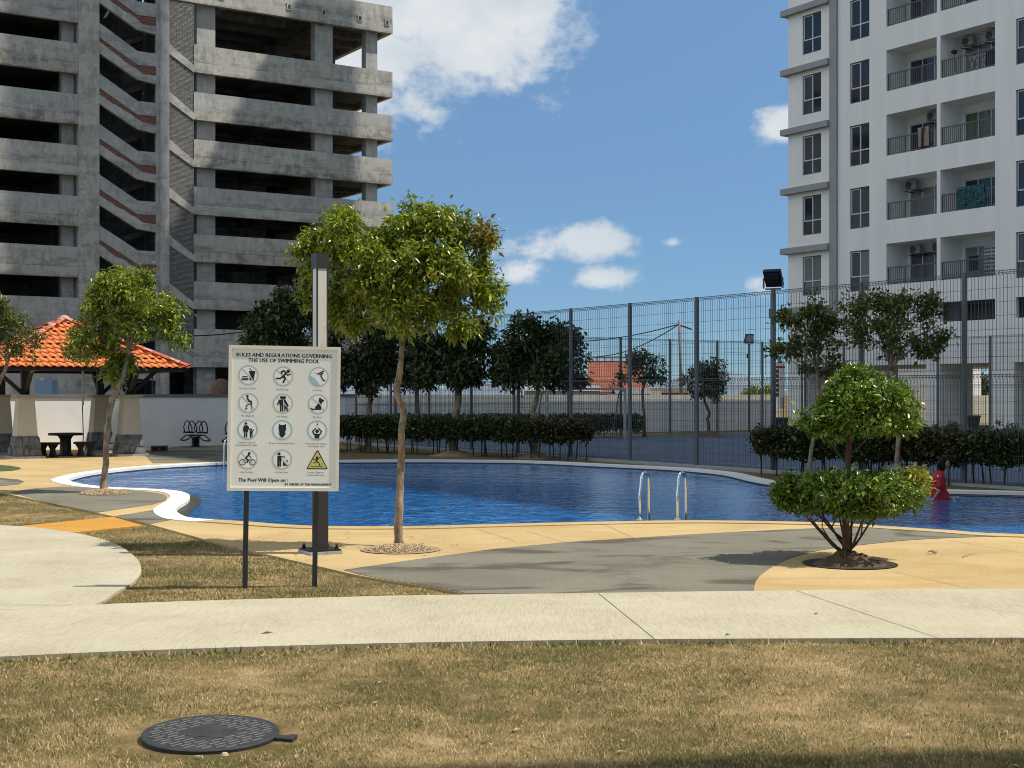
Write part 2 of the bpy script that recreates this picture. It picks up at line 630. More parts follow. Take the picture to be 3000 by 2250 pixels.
def glass_curtain(name, a, b_, scale):
    m_, nd, lk, b = _new(name)
    w = nd.new('ShaderNodeTexWave')
    w.wave_type = 'BANDS'
    w.bands_direction = 'X'
    w.inputs['Scale'].default_value = scale
    w.inputs['Distortion'].default_value = 2.0
    w.inputs['Detail'].default_value = 2.0
    lk.new(_coord(nd, lk), w.inputs['Vector'])
    lk.new(_ramp(nd, lk, w.outputs['Fac'], [(0.1, a), (0.9, b_)]), b.inputs['Base Color'])
    b.inputs['Roughness'].default_value = 0.15
    return m_


M['glass_curtain'] = glass_curtain('curtained_glass', (0.03, 0.037, 0.045), (0.085, 0.095, 0.105), 5)
M['glass_pale'] = glass_curtain('pale_curtained_glass', (0.11, 0.12, 0.125), (0.2, 0.21, 0.215), 6)
M['glass_green'] = glass_curtain('green_curtained_glass', (0.05, 0.075, 0.04), (0.12, 0.16, 0.09), 5)


def lawn_mat(name, blades):
    m_, nd, lk, b = _new(name)
    geo = nd.new('ShaderNodeNewGeometry')
    pos = geo.outputs['Position']
    big = _noise(nd, lk, pos, 0.9, 4, 0.6)
    med = _noise(nd, lk, pos, 4.5, 4, 0.6)
    f = _math(nd, lk, 'ADD', _math(nd, lk, 'MULTIPLY', big, 0.62), _math(nd, lk, 'MULTIPLY', med, 0.38))
    if blades:
        f = _math(nd, lk, 'ADD', f, _math(nd, lk, 'MULTIPLY', _math(nd, lk, 'SUBTRACT', geo.outputs['Random Per Island'], 0.5), 0.75))
        stops = [(0.12, (0.66, 0.50, 0.28)), (0.35, (0.43, 0.305, 0.145)), (0.48, (0.26, 0.185, 0.078)), (0.57, (0.17, 0.165, 0.042)), (0.80, (0.065, 0.10, 0.02))]
    else:
        fine = _noise(nd, lk, pos, 60, 4, 0.7)
        f = _math(nd, lk, 'ADD', f, _math(nd, lk, 'MULTIPLY', _math(nd, lk, 'SUBTRACT', fine, 0.5), 0.35))
        stops = [(0.3, (0.42, 0.31, 0.165)), (0.42, (0.24, 0.17, 0.075)), (0.55, (0.12, 0.09, 0.034)), (0.7, (0.07, 0.065, 0.02))]  # ground tones darkened for the shade between the blades
        _bump(nd, lk, b, fine, 0.7, 0.015)
    lk.new(_ramp(nd, lk, f, stops), b.inputs['Base Color'])
    b.inputs['Roughness'].default_value = 0.85 if not blades else 0.7
    b.inputs['Specular IOR Level'].default_value = 0.15
    return m_


M['lawn'] = lawn_mat('dry_lawn_ground', False)
M['blade'] = lawn_mat('dry_grass_blade', True)


def path_mat():
    m_, nd, lk, b = _new('broomed_pale_concrete')
    v = _coord(nd, lk, (75, 3.5, 1), 'Object', (0, 0, R(-24)))
    streak = _noise(nd, lk, v, 1.0, 5, 0.7)
    v2 = _coord(nd, lk)
    blot = _noise(nd, lk, v2, 1.1, 6, 0.6)
    fine = _noise(nd, lk, v2, 45, 3, 0.6)
    f = _math(nd, lk, 'ADD', _math(nd, lk, 'MULTIPLY', streak, 0.42), _math(nd, lk, 'MULTIPLY', blot, 0.33))
    f = _math(nd, lk, 'ADD', f, _math(nd, lk, 'MULTIPLY', fine, 0.25))
    lk.new(_ramp(nd, lk, f, [(0.38, (0.31, 0.27, 0.185)), (0.47, (0.40, 0.36, 0.255)), (0.53, (0.44, 0.40, 0.29)), (0.62, (0.49, 0.45, 0.335))]), b.inputs['Base Color'])
    b.inputs['Roughness'].default_value = 0.9
    b.inputs['Specular IOR Level'].default_value = 0.15
    _bump(nd, lk, b, streak, 0.5, 0.006)
    return m_


M['path'] = path_mat()


def rubber(name, a, b_, stain, amount):
    m_, nd, lk, b = _new(name)
    v = _coord(nd, lk)
    grain = _noise(nd, lk, v, 48, 3, 0.75)
    blot = _noise(nd, lk, v, 0.7, 5, 0.55)
    col = _ramp(nd, lk, _math(nd, lk, 'ADD', _math(nd, lk, 'MULTIPLY', grain, 0.6), _math(nd, lk, 'MULTIPLY', blot, 0.4)), [(0.38, a), (0.60, b_)])
    warp = nd.new('ShaderNodeTexNoise')
    warp.inputs['Scale'].default_value = 0.8
    warp.inputs['Detail'].default_value = 5
    warp.inputs['Distortion'].default_value = 1.6
    lk.new(_coord(nd, lk, (0.8, 1.5, 1)), warp.inputs['Vector'])
    r = nd.new('ShaderNodeMapRange')
    r.inputs['From Min'].default_value = 0.51
    r.inputs['From Max'].default_value = 0.64
    lk.new(warp.outputs['Fac'], r.inputs['Value'])
    col = _mix(nd, lk, _math(nd, lk, 'MULTIPLY', r.outputs[0], amount), col, stain)
    lk.new(col, b.inputs['Base Color'])
    b.inputs['Roughness'].default_value = 0.92
    b.inputs['Specular IOR Level'].default_value = 0.15
    _bump(nd, lk, b, grain, 0.4, 0.006)
    return m_


M['tan'] = rubber('tan_pebble_wash', (0.36, 0.25, 0.11), (0.54, 0.405, 0.205), (0.36, 0.22, 0.08), 0.35)
M['grey_deck'] = rubber('grey_pebble_wash', (0.14, 0.13, 0.10), (0.21, 0.195, 0.15), (0.08, 0.07, 0.05), 0.85)
M['orange'] = rubber('orange_pebble_wash', (0.43, 0.20, 0.035), (0.56, 0.29, 0.06), (0.38, 0.19, 0.05), 0.3)
M['court'] = rubber('blue_court_paint', (0.075, 0.105, 0.155), (0.105, 0.14, 0.195), (0.15, 0.18, 0.21), 0.35)
M['coping_white'] = plain('white_pool_coping', (0.74, 0.72, 0.67), 0.7, 0.06, 5, 0.15, 60)
M['pool_tile'] = plain('dark_waterline_tile', (0.045, 0.045, 0.042), 0.4, 0.25, 12)


def water_mat():
    m_, nd, lk, b = _new('pool_water')
    v = _coord(nd, lk, (1, 0.8, 1))
    n1 = _noise(nd, lk, v, 8.5, 3, 0.55)
    n2 = _noise(nd, lk, v, 2.3, 3, 0.5)
    h = _math(nd, lk, 'ADD', _math(nd, lk, 'MULTIPLY', n1, 0.45), n2)
    f = _noise(nd, lk, v, 6, 4, 0.6)
    lk.new(_ramp(nd, lk, f, [(0.3, (0.002, 0.055, 0.18)), (0.52, (0.006, 0.125, 0.38)), (0.75, (0.018, 0.21, 0.58))]), b.inputs['Base Color'])
    b.inputs['Roughness'].default_value = 0.04
    b.inputs['IOR'].default_value = 1.33
    _bump(nd, lk, b, h, 0.55, 0.06)
    return m_


M['water'] = water_mat()
# ------------------------------------------------------------------ ground, deck, pool
def gp(L, z=0.0):
    return [G(x, y, z) for x, y in L]


pool_in = gp([(147, 1038), (160, 1031.5), (190, 1024), (233, 1018), (333, 1008), (483, 1000), (600, 997), (725, 995.8), (885, 995),
              (1020, 995.5), (1151, 997.5), (1311, 1005), (1400, 1009), (1475, 1013.5), (1560, 1022), (1622, 1036), (1690, 1046), (1800, 1053),
              (2046, 1061), (2212, 1065)]) + [(10.2, 21.4), (12.3, 19.2), (12.0, 16.6), (9.0, 15.2)] + \
    gp([(2212, 1156), (2050, 1147), (1908, 1138), (1808, 1131.5), (1650, 1127.5), (1475, 1126), (1258, 1129.6), (1070, 1134), (885, 1138.5), (670, 1137.5),
        (520, 1127.5), (420, 1121), (392, 1114), (380, 1104), (385, 1095), (400, 1086), (409, 1077), (407, 1069), (383, 1061.5), (333, 1057.5),
        (233, 1053), (175, 1046)])
pool_in = crom(pool_in, True, 4)


def offset(poly, d):
    n = len(poly)
    ar = sum(poly[i][0] * poly[(i + 1) % n][1] - poly[(i + 1) % n][0] * poly[i][1] for i in range(n))
    s = 1 if ar > 0 else -1
    out = []
    for i in range(n):
        a, b = Vector(poly[i - 2]), Vector(poly[(i + 2) % n])
        t = (b - a).normalized()
        out.append((poly[i][0] + t.y * d * s, poly[i][1] - t.x * d * s))
    return out


coping_out = offset(pool_in, 0.30)

ground = MB()
ground.sheet([(-1500, -60), (1500, -60), (1500, 2600), (-1500, 2600)], -0.022, 0, [offset(pool_in, 0.16)])
tag(ground.build('ground', [M['lawn']]), kind='structure')

lawn_edge = gp([(1010, 1283.5), (930, 1268), (830, 1253), (760, 1240), (700, 1226), (617, 1207), (467, 1172), (327, 1133.5), (243, 1115),
                (213, 1108.5), (113, 1088), (0, 1063.5), (-170, 1040)])
WL0 = Vector((-26.0, 30.67, 0))
deck_poly = lawn_edge + [(-17.5, 26.5), (-22, 30), (-25.0, 32.8), (-5.3, 45.5)] + gp([(640, 968), (690, 985), (720, 994.5)])
# behind and to the right the deck only reaches the coping
back = [p for p in crom(gp([(745, 993.8), (885, 993.3), (1020, 993.8), (1151, 995.7), (1311, 1003), (1400, 1007), (1475, 1011.3), (1560, 1019.6), (1622, 1032.6),
                            (1690, 1042.6), (1800, 1049.8), (2046, 1057.3), (2212, 1061.2)]), False, 3)]
deck_poly = deck_poly + back + [(13.2, 21.5), (16, 17.5), (15, 12.5)] + gp([(2500, 1271)]) + gp([(2212, 1275), (1900, 1277.5), (1628, 1281), (1475, 1283), (1279, 1286)])
deck = MB().prism(deck_poly, -0.09, 0.0, 0, [offset(pool_in, 0.17)])
tag(deck.build('pool_deck', [M['tan']]), kind='structure')

grey = MB()
grey.sheet(gp([(20, 1063.5), (77, 1055), (140, 1051.5), (233, 1055.5), (317, 1062.2), (352, 1068), (361, 1074), (358, 1081), (330, 1090), (210, 1107.5), (113, 1088.6)]), 0.004)
grey.sheet(gp([(247, 1115.6), (333, 1102), (352, 1112), (377, 1122), (323, 1132.4)]), 0.004)
circ = gp([(1628, 1280), (1635, 1253), (1662, 1229), (1708, 1206), (1775, 1189), (1858, 1178), (1975, 1166.5), (2110, 1160.5), (2212, 1159.5)])
circ = crom(circ, False, 4)
big_grey = gp([(742, 1232), (885, 1211), (1071, 1186), (1223, 1172), (1475, 1156), (1608, 1148.5), (1740, 1142.5), (1830, 1139.5), (1930, 1141.5), (2050, 1150), (2212, 1158.6)]) + circ[::-1] \
    + gp([(1475, 1282), (1279, 1285), (1010, 1283), (930, 1267.4), (830, 1252.3), (775, 1241)])
grey.sheet(big_grey, 0.004)
grey.sheet(gp([(-60, 1052), (0, 1050.5), (40, 1047), (52, 1041), (40, 1036), (0, 1033), (-60, 1033)]), 0.004)
# play court floor behind the pavilion
grey.sheet([G(330, 1001), G(470, 997.6), G(640, 993.4), G(700, 986.5), G(640, 969), (-5.8, 44.6), (-10.0, 42.2), (-10.3, 38.5)], 0.004)
tag(grey.build('grey_deck_bands', [M['grey_deck']]), kind='structure')

lawn_isle = MB().sheet(crom(gp([(-60, 1003), (0, 1005), (30, 1008), (45, 1012), (30, 1016.5), (0, 1018.6), (-60, 1019)]), True, 3), 0.006)
tag(lawn_isle.build('lawn_island', [plain('green_lawn', (0.06, 0.085, 0.02), 0.9, 0.35, 9, 0.6, 50)]), kind='structure')

# pool shell: coping ring, tiled inner wall, water
n = len(pool_in)
cop = MB()
vs = [(p[0], p[1], 0.012) for p in pool_in] + [(p[0], p[1], 0.012) for p in coping_out] + [(p[0], p[1], -0.05) for p in coping_out] + [(p[0], p[1], -0.04) for p in pool_in]
base_i = len(cop.v)
cop.v.extend(vs)
tan_flags = []
for i in range(n):
    j = (i + 1) % n
    px = pool_in[i][0] / pool_in[i][1] * F + CX
    near = pool_in[i][1] < 21.5 and px > 470
    ar_flip = True
    for q in ((i, j, n + j, n + i), (n + i, n + j, 2 * n + j, 2 * n + i), (j, i, 3 * n + i, 3 * n + j)):
        cop.f.append(q)
        cop.m.append(1 if near else 0)
co = cop.build('pool_coping', [M['coping_white'], M['tan']])
tag(co, kind='structure')
pw = MB()
pw.v.extend([(p[0], p[1], -0.04) for p in pool_in] + [(p[0], p[1], -1.3) for p in pool_in])
for i in range(n):
    j = (i + 1) % n
    pw.f.append((j, i, n + i, n + j))
    pw.m.append(0)
pw.sheet(pool_in, -1.3)
tag(pw.build('pool_basin', [M['pool_tile']]), kind='structure')
WATER_Z = -0.065
gut_in = offset(pool_in, -0.17)
gt = MB()
for i in range(n):
    j = (i + 1) % n
    if pool_in[i][1] < 23.5 and pool_in[i][0] < 8.5:
        gt.add([pool_in[i] + (-0.052,), pool_in[j] + (-0.052,), gut_in[j] + (-0.052,), gut_in[i] + (-0.052,), gut_in[j] + (-0.2,), gut_in[i] + (-0.2,)], [(0, 1, 2, 3), (3, 2, 4, 5)])
tag(gt.build('overflow_gutter', [M['pool_tile']]), kind='structure')
tag(MB().sheet(offset(pool_in, 0.0), WATER_Z).build('pool_water', [M['water']]), kind='structure')

# planting strip behind the pool
strip = MB().sheet(gp([(690, 984.5), (745, 992.6), (885, 992.2), (1020, 992.8), (1151, 994.6), (1311, 1001.8), (1400, 1005.6), (1330, 1000), (1262, 994), (1100, 985), (900, 976), (725, 970), (655, 967)]), -0.012)
strip.sheet(gp([(1560, 1017.5), (1622, 1031), (1690, 1041), (1800, 1048.3), (2046, 1055.7), (2212, 1059.5)]) + [(13, 21.8), (12.4, 20.2), (10.2, 23.4)] + gp([(2212, 1048), (2046, 1042), (1850, 1033), (1690, 1023), (1600, 1018)]), -0.012)
tag(strip.build('planting_strip', [plain('brown_lawn_strip', (0.17, 0.12, 0.045), 0.95, 0.45, 5, 0.7, 40, col2=(0.11, 0.095, 0.03))]), kind='structure')

# concrete footpath and round plaza
path_far = [(-16, 9.7), (-9, 9.75)] + gp([(-600, 1345), (0, 1320), (190, 1308.5), (480, 1298), (737, 1291.6), (885, 1288), (1279, 1283), (1475, 1280), (1850, 1276), (2212, 1273.5), (2800, 1270)]) + [(10, 11.5), (16, 11.45)]
path_near = [(-16, 7.0), (-9, 7.35)] + gp([(-600, 1455), (0, 1421), (350, 1406), (737, 1394), (1100, 1387), (1475, 1382.6), (2212, 1380), (2900, 1379)]) + [(10, 9.15), (16, 9.1)]
path = MB().prism(crom(path_near, False, 4) + crom(path_far, False, 4)[::-1], -0.09, 0.007)
tag(path.build('footpath', [M['path']]), kind='structure')
plaza_pts = gp([(190, 1309), (253, 1278), (287, 1258), (305, 1232), (290, 1202), (240, 1172), (147, 1149), (0, 1134.6)]) + [(-8.2, 17.3), (-10.6, 16.4), (-12.2, 13.5), (-11.5, 10.6)] + gp([(-300, 1330), (0, 1318)])
plaza = MB().prism(crom(plaza_pts, True, 5), -0.09, 0.002)
tag(plaza.build('round_plaza', [M['path']]), kind='structure')
ramp = MB().prism(gp([(37, 1136), (243, 1115.8), (309, 1134), (147, 1150.5), (80, 1142)]), -0.09, -0.004)
tag(ramp.build('orange_ramp', [M['orange']]), kind='structure')
# scored joints across the footpath: thin strips of darker colour
jn = MB()
for a, b in (((1293, 1284), (1415, 1383.5)), ((1719, 1277.8), (2026, 1380.8)), ((190, 1308.8), (0, 1309.5))):
    p, q = Vector(G(*a) + (0.0,)), Vector(G(*b) + (0.0,))
    s = (q - p).normalized().cross(Vector((0, 0, 1))) * 0.0035
    jn.add([(p + s).to_tuple()[:2] + (0.0105,), (q + s).to_tuple()[:2] + (0.0105,), (q - s).to_tuple()[:2] + (0.0105,), (p - s).to_tuple()[:2] + (0.0105,)], [(0, 1, 2, 3)])
for L in (((1301, 1131.5), (1370, 1163), (1410, 1179)), ((1138, 1148), (1221, 1172.5)), ((1029, 1143), (1114, 1170)), ((1935, 1236), (2098, 1273)), ((2045, 1166), (2212, 1196))):
    for a, b in zip(L[:-1], L[1:]):
        p, q = Vector(G(*a) + (0.0,)), Vector(G(*b) + (0.0,))
        s = (q - p).normalized().cross(Vector((0, 0, 1))) * 0.0035
        jn.add([(p + s).to_tuple()[:2] + (0.0075,), (q + s).to_tuple()[:2] + (0.0075,), (q - s).to_tuple()[:2] + (0.0075,), (p - s).to_tuple()[:2] + (0.0075,)], [(0, 1, 2, 3)])
tag(jn.build('footpath_joints', [plain('joint_line', (0.25, 0.22, 0.16), 0.9)]), kind='structure')

# sports court beyond the fence
K0 = Vector((-6.0, 46.1, 0))
court = [K0 + BX * 0.3 - AX * 0.0, K0 + BX * 22.1, K0 + BX * 22.1 + AX * 46, K0 + BX * 0.3 + AX * 46]
tag(MB().sheet([(p.x, p.y) for p in court], -0.006).build('sports_court', [M['court']]), kind='structure')
cl = MB()
for off in (1.2,):
    for a, b in ((court[0] + BX * off + AX * off, court[1] - BX * off + AX * off), (court[0] + BX * off + AX * off, court[3] + BX * off - AX * off), (court[1] - BX * off + AX * off, court[2] - BX * off - AX * off)):
        s = (b - a).normalized().cross(Vector((0, 0, 1))) * 0.03
        cl.add([(a + s).to_tuple()[:2] + (-0.002,), (b + s).to_tuple()[:2] + (-0.002,), (b - s).to_tuple()[:2] + (-0.002,), (a - s).to_tuple()[:2] + (-0.002,)], [(0, 1, 2, 3)])
tag(cl.build('court_lines', [plain('court_line_paint', (0.34, 0.37, 0.4), 0.8)]), kind='structure')
# kerb of the court along the near fence
kb = MB()
a, b = K0 - BX * 0.05, K0 - BX * 0.05 + AX * 46
M4 = Matrix.Translation((a + b) / 2 + Vector((0, 0, -0.01))) @ Matrix.Rotation(ANG_A, 4, 'Z')
kb.mbox(M4, 46, 0.22, 0.09)
tag(kb.build('court_kerb', [plain('court_kerb', (0.3, 0.3, 0.29), 0.85, 0.12)]), kind='structure')
yard = MB().sheet([(-60, 52), (12.8, 61), (20, 50), (40, 30), (70, 60), (70, 130), (-60, 100)], -0.04)
tag(yard.build('yard', [plain('grey_tarmac_yard', (0.13, 0.125, 0.12), 0.95, 0.2, 2, 0.3, 40)]), kind='structure')
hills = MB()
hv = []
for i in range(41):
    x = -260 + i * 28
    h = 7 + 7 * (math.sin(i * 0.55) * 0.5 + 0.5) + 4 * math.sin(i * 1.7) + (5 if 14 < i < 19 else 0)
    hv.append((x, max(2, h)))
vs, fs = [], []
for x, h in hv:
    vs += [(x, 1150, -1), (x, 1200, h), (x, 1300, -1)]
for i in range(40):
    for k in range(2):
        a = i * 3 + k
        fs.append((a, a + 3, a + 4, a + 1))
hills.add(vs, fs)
tag(hills.build('hills', [plain('haze_tinted_hill', (0.16, 0.2, 0.25), 0.95, 0.15, 0.02)]), kind='structure')  # distance haze put into the blue-grey hill colour

# ------------------------------------------------------------------ car park under construction
cp = thing('car_park', 'unfinished grey concrete multi-storey car park with open decks', 'car park', (-14.84, 88, 0), ANG_B)
cpm = [M['concrete'], M['concrete_mould'], M['concrete_grey'], M['concrete_in_shade']]


def cpart(name, mb, sub=None, m_=cpm):
    return mb.build(name, m_, sub or cp)


U0, U1, DEP = -5.5, 8.18, 15.0
STO = 2.905
for k in range(7):
    zt = 23.0 - STO * k
    zb = zt - 1.7 if k < 6 else zt - 2.35
    zm = zb + 0.62
    b = MB()
    b.box(U0, U1, 0.02, 0.22, zm, zt, 2 if k % 2 else 0)
    b.box(U1 - 0.2, U1, 0.222, DEP, zm, zt, 0)
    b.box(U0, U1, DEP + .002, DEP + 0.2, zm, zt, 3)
    cpart('parapet', b)
    b = MB()
    b.box(U0, U1, 0.0, 0.3, zb, zm - 0.012, 1 if k in (1, 2, 4) else 0)
    b.box(U1 - 0.28, U1 + 0.01, 0.302, DEP, zb, zm - 0.012, 0)
    cpart('edge_beam', b)
    b = MB()
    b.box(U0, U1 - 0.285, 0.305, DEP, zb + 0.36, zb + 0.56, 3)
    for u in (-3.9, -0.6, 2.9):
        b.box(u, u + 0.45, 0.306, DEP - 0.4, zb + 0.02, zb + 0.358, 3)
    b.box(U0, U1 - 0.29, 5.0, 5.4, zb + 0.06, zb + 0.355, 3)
    cpart('floor_slab', b)
b = MB()
b.box(U0 - 2.2, U1, 0.02, 0.24, 26.25, 27.35, 0)
b.box(U1 - 0.22, U1, 0.242, DEP, 26.25, 27.35, 0)
cpart('roof_parapet', b)
b = MB()
b.box(U0 - 2.2, U1 + 0.012, 0.0, 0.34, 25.55, 26.238, 0)
b.box(U1 - 0.3, U1 + 0.012, 0.342, DEP, 25.55, 26.238, 0)
cpart('roof_edge_beam', b)
b = MB()
b.box(U0, U1 - 0.305, 0.345, DEP, 26.0, 26.2, 3)
for y in (2.6, 5.0, 7.6, 10.4):
    b.box(U0, U1 - 0.31, y, y + 0.4, 25.6, 25.998, 3)
for u in (-3.8, 3.0):
    b.box(u, u + .4, 0.35, DEP - .5, 25.5, 25.597, 3)
cpart('roof_slab', b)
for y0, y1 in ((0.5, 1.15), (7.0, 7.7), (13.4, 14.0)):
    for ua, ub in ((-5.15, -3.96), (2.78, 4.04), (6.46, 7.3)):
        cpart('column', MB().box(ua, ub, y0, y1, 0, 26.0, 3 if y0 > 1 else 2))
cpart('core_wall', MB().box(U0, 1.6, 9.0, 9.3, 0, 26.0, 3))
b = MB()
b.box(-4.2, 1.5, 5.5, 5.75, 0, 23.0 - STO, 3)
cpart('ramp_wall', b)
cpart('rear_wall', MB().box(U0, 6.2, DEP - .3, DEP - .05, 0, 16.5, 3))
b = MB()
b.box(-2.2, 8.0, 0.25, 0.5, 0, 3.2 - 2.35 + .1, 0)
cpart('ground_wall', b)
# small fixings left on the roof beam
for u in (-3.9, 0.6, 3.0, 5.6, 7.6):
    b = MB()
    b.box(u, u + 0.32, -0.05, -0.002, 26.0, 26.5, 1)
    b.box(u + .08, u + 0.24, -0.054, -0.051, 26.1, 26.35, 0)
    b.build('fixing_plate', [M['charcoal'], M['concrete']], cp)

# brick-filled stair wall with sloping beams
brickm, nd_, lk_, b_ = _new('rough_grey_blockwork')
bk = nd_.new('ShaderNodeTexBrick')
bk.inputs['Scale'].default_value = 1.0
bk.inputs['Brick Width'].default_value = 0.2
bk.inputs['Row Height'].default_value = 0.075
bk.inputs['Mortar Size'].default_value = 0.014
bk.inputs['Color1'].default_value = (0.34, 0.33, 0.31, 1)
bk.inputs['Color2'].default_value = (0.2, 0.19, 0.175, 1)
bk.inputs['Mortar'].default_value = (0.07, 0.068, 0.065, 1)
lk_.new(_coord(nd_, lk_, (1, 1, 1), 'Object', (R(90), 0, 0)), bk.inputs['Vector'])
nn = _noise(nd_, lk_, _coord(nd_, lk_), 9, 4, 0.7)
lk_.new(_mix(nd_, lk_, 0.6, bk.outputs['Color'], _ramp(nd_, lk_, nn, [(0.35, (0.35, 0.35, 0.35)), (0.65, (1, 1, 1))]), 'MULTIPLY'), b_.inputs['Base Color'])
b_.inputs['Roughness'].default_value = 0.95
_bump(nd_, lk_, b_, nn, 0.4, 0.03)
redbrick, nd_, lk_, b_ = _new('bare_red_brick')
bk = nd_.new('ShaderNodeTexBrick')
bk.inputs['Scale'].default_value = 1.0
bk.inputs['Brick Width'].default_value = 0.24
bk.inputs['Row Height'].default_value = 0.085
bk.inputs['Mortar Size'].default_value = 0.016
bk.inputs['Color1'].default_value = (0.33, 0.13, 0.08, 1)
bk.inputs['Color2'].default_value = (0.20, 0.085, 0.055, 1)
bk.inputs['Mortar'].default_value = (0.09, 0.075, 0.07, 1)
lk_.new(_coord(nd_, lk_, (1, 1, 1), 'Object', (R(90), 0, R(12))), bk.inputs['Vector'])
lk_.new(bk.outputs['Color'], b_.inputs['Base Color'])
b_.inputs['Roughness'].default_value = 0.95

for k in range(8):
    z0 = 25.5 - STO * k          # top of this bay of blockwork, between two sloping beams
    zl, zr = 22.86 - STO * (k - 1), 21.7 - STO * (k - 1)
    top = [(-7.1, zl - 0.62), (-5.5, zr - 0.44)] if k else [(-7.1, 27.3), (-5.5, 25.54)]
    nl, nr = 22.86 - STO * k, 21.7 - STO * k
    if nl > 5:
        MB().xz([(-7.098, nl + .002), (-5.502, nr + .002), (-5.502, top[1][1] - .002), (-7.098, top[0][1] - .002)], 0.05, 0.3).build('block_panel', [brickm], cp)
        MB().xz([(-7.098, nl - 0.62), (-5.502, nr - 0.44), (-5.502, nr), (-7.098, nl)], -0.01, 0.32, 0).build('sloping_beam', cpm, cp)
cpart('plain_wall', MB().box(-7.098, -5.502, 0.05, 0.3, 3.2, 4.95, 2))
cpart('pier', MB().box(-7.64, -7.1, -0.14, 0.4, 0, 29.2, 2))
# stair bay: bands of plaster, bare brick and beam between sloping openings
PER = 2.986
UA, UB, UC, UD = -11.3, -9.0, -7.86, -7.642
for k in range(-2, 8):
    dz = -PER * k
    tl, tm = 23.5 + dz, 22.12 + dz
    bl, bm_, br = 21.71 + dz, 20.41 + dz, 20.27 + dz
    if bl < 1.5:
        bl = bm_ = br = 0.2
    MB().xz([(UA, tl), (UA, tl - 0.85), (UB, tm - 0.82), (UC, tm - 0.8), (UC, tm), (UB, tm)], 0.02, 0.25).build('plaster_band', [M['concrete_grey']], cp)
    jag = [(UA + (UB + .3 - UA) * i / 7, tl - 1.2 + (tm - 1.28 - tl + 1.2) * i / 7 + rnd.uniform(-.07, .07)) for i in range(8)]
    MB().xz([(UA, tl - 0.852)] + jag + [(UC, tm - 1.36), (UC, tm - 0.802), (UB, tm - 0.822)], 0.05, 0.24).build('brick_band', [redbrick], cp)
    MB().xz([jag[0]] + [(p[0], p[1] - .002) for p in jag] + [(UC, tm - 1.362), (UC, br), (UB, bm_), (UA, bl)], 0.0, 0.27, 0).build('stair_beam', cpm, cp)
    MB().xz([(UA + .2, bl - 2.7), (UA + .2, bl - 2.35), (UC, br + .45), (UC, br + .1)], 1.9, 2.9, 3).build('stair_flight', cpm, cp)
    b = MB()
    for q in range(8):
        b.bar((UA + .3 + q * .4, 1.85, bl - 2.3 + q * .4), (UA + .3 + q * .4, 1.85, bl - 1.7 + q * .4), .03)
    b.bar((UA + .3, 1.85, bl - 1.7), (UC, 1.85, bl - 1.7 + 3.1), .04)
    b.build('stair_rail', [M['charcoal']], cp)
cpart('stair_jamb', MB().box(UC + .002, UD, 0.02, 0.3, 0, 29.2, 2))
cpart('stair_side_wall', MB().box(UD + .15, -7.102, 0.41, 3.6, 0, 29.2, 3))  # side wall and roof added to keep sun out of the stair bay
cpart('stair_roof', MB().box(UA, UD, 0.3, 3.6, 29.2, 29.4, 3))
cpart('stair_back_wall', MB().box(UA, UD, 3.4, 3.6, 0, 29.2, 3))
cpart('pier', MB().box(-12.5, UA - .002, -0.06, 0.5, 0, 29.2, 0))
# left wing
LP = 2.98
for k in range(-2, 7):
    zt, zb = 22.1 - LP * k, 23.3 - LP * (k + 1)
    if k == 5:
        zb = 4.9
    if k == 6:
        continue
    zm = zb + 0.62
    cpart('parapet', MB().box(-34, -12.502, 0.02, 0.24, zm, zt, 2 if k % 2 else 0))
    cpart('edge_beam', MB().box(-34, -12.504, 0.0, 0.3, zb, zm - 0.012, 1 if k in (0, 1, 3) else 0))
    cpart('floor_slab', MB().box(-34, -12.6, 0.305, DEP, zb + 0.3, zb + 0.5, 3))
for y0 in (0.7, 7.0, 13.4):
    for ua in (-13.3, -20.5, -27.5):
        cpart('column', MB().box(ua, ua + 0.7, y0, y0 + 0.6, 0, 29, 2 if y0 < 1 else 3))
cpart('core_wall', MB().box(-34, -12.6, 8.6, 8.9, 0, 29, 3))
cpart('side_wall', MB().box(-12.6, UA, 0.51, DEP, 0, 29, 3))
cpart('ground_wall', MB().box(-16.6, -12.503, 0.06, 0.3, 0, 4.89, 2))
cpart('ground_wall', MB().box(-34, -19.4, 0.06, 0.3, 0, 4.89, 2))

# ------------------------------------------------------------------ apartment tower
C1 = Vector((13.73, 69.0, 0))
TOWER_H = 69.0
ap = thing('apartment_tower', 'white apartment tower with recessed balconies and grey ledges', 'apartment block', C1, ANG_A)
FL = 2.955
WALLM = [M['white_tower'], M['grey_trim'], M['glass_dark']]


def apart(name, mb, m_=WALLM):
    return mb.build(name, m_, ap)


bays = [('w', 1.0, 2.25), ('w', 4.12, 5.34), ('b', 6.37, 9.27), ('b', 9.47, 12.36), ('w', 13.4, 14.62), ('w', 16.2, 17.42), ('b', 18.6, 21.5), ('b', 21.7, 24.6), ('w', 25.7, 26.92)]
V_END = 62.0
NF = 21
edges = [0.0]
wall = MB()


def solid(v0, v1, holes):
    z = 2.9
    for a, b in holes:
        if a > z:
            wall.box(v0, v1, 0, 0.22, z, a)
        z = b
    wall.box(v0, v1, 0, 0.22, z, TOWER_H)


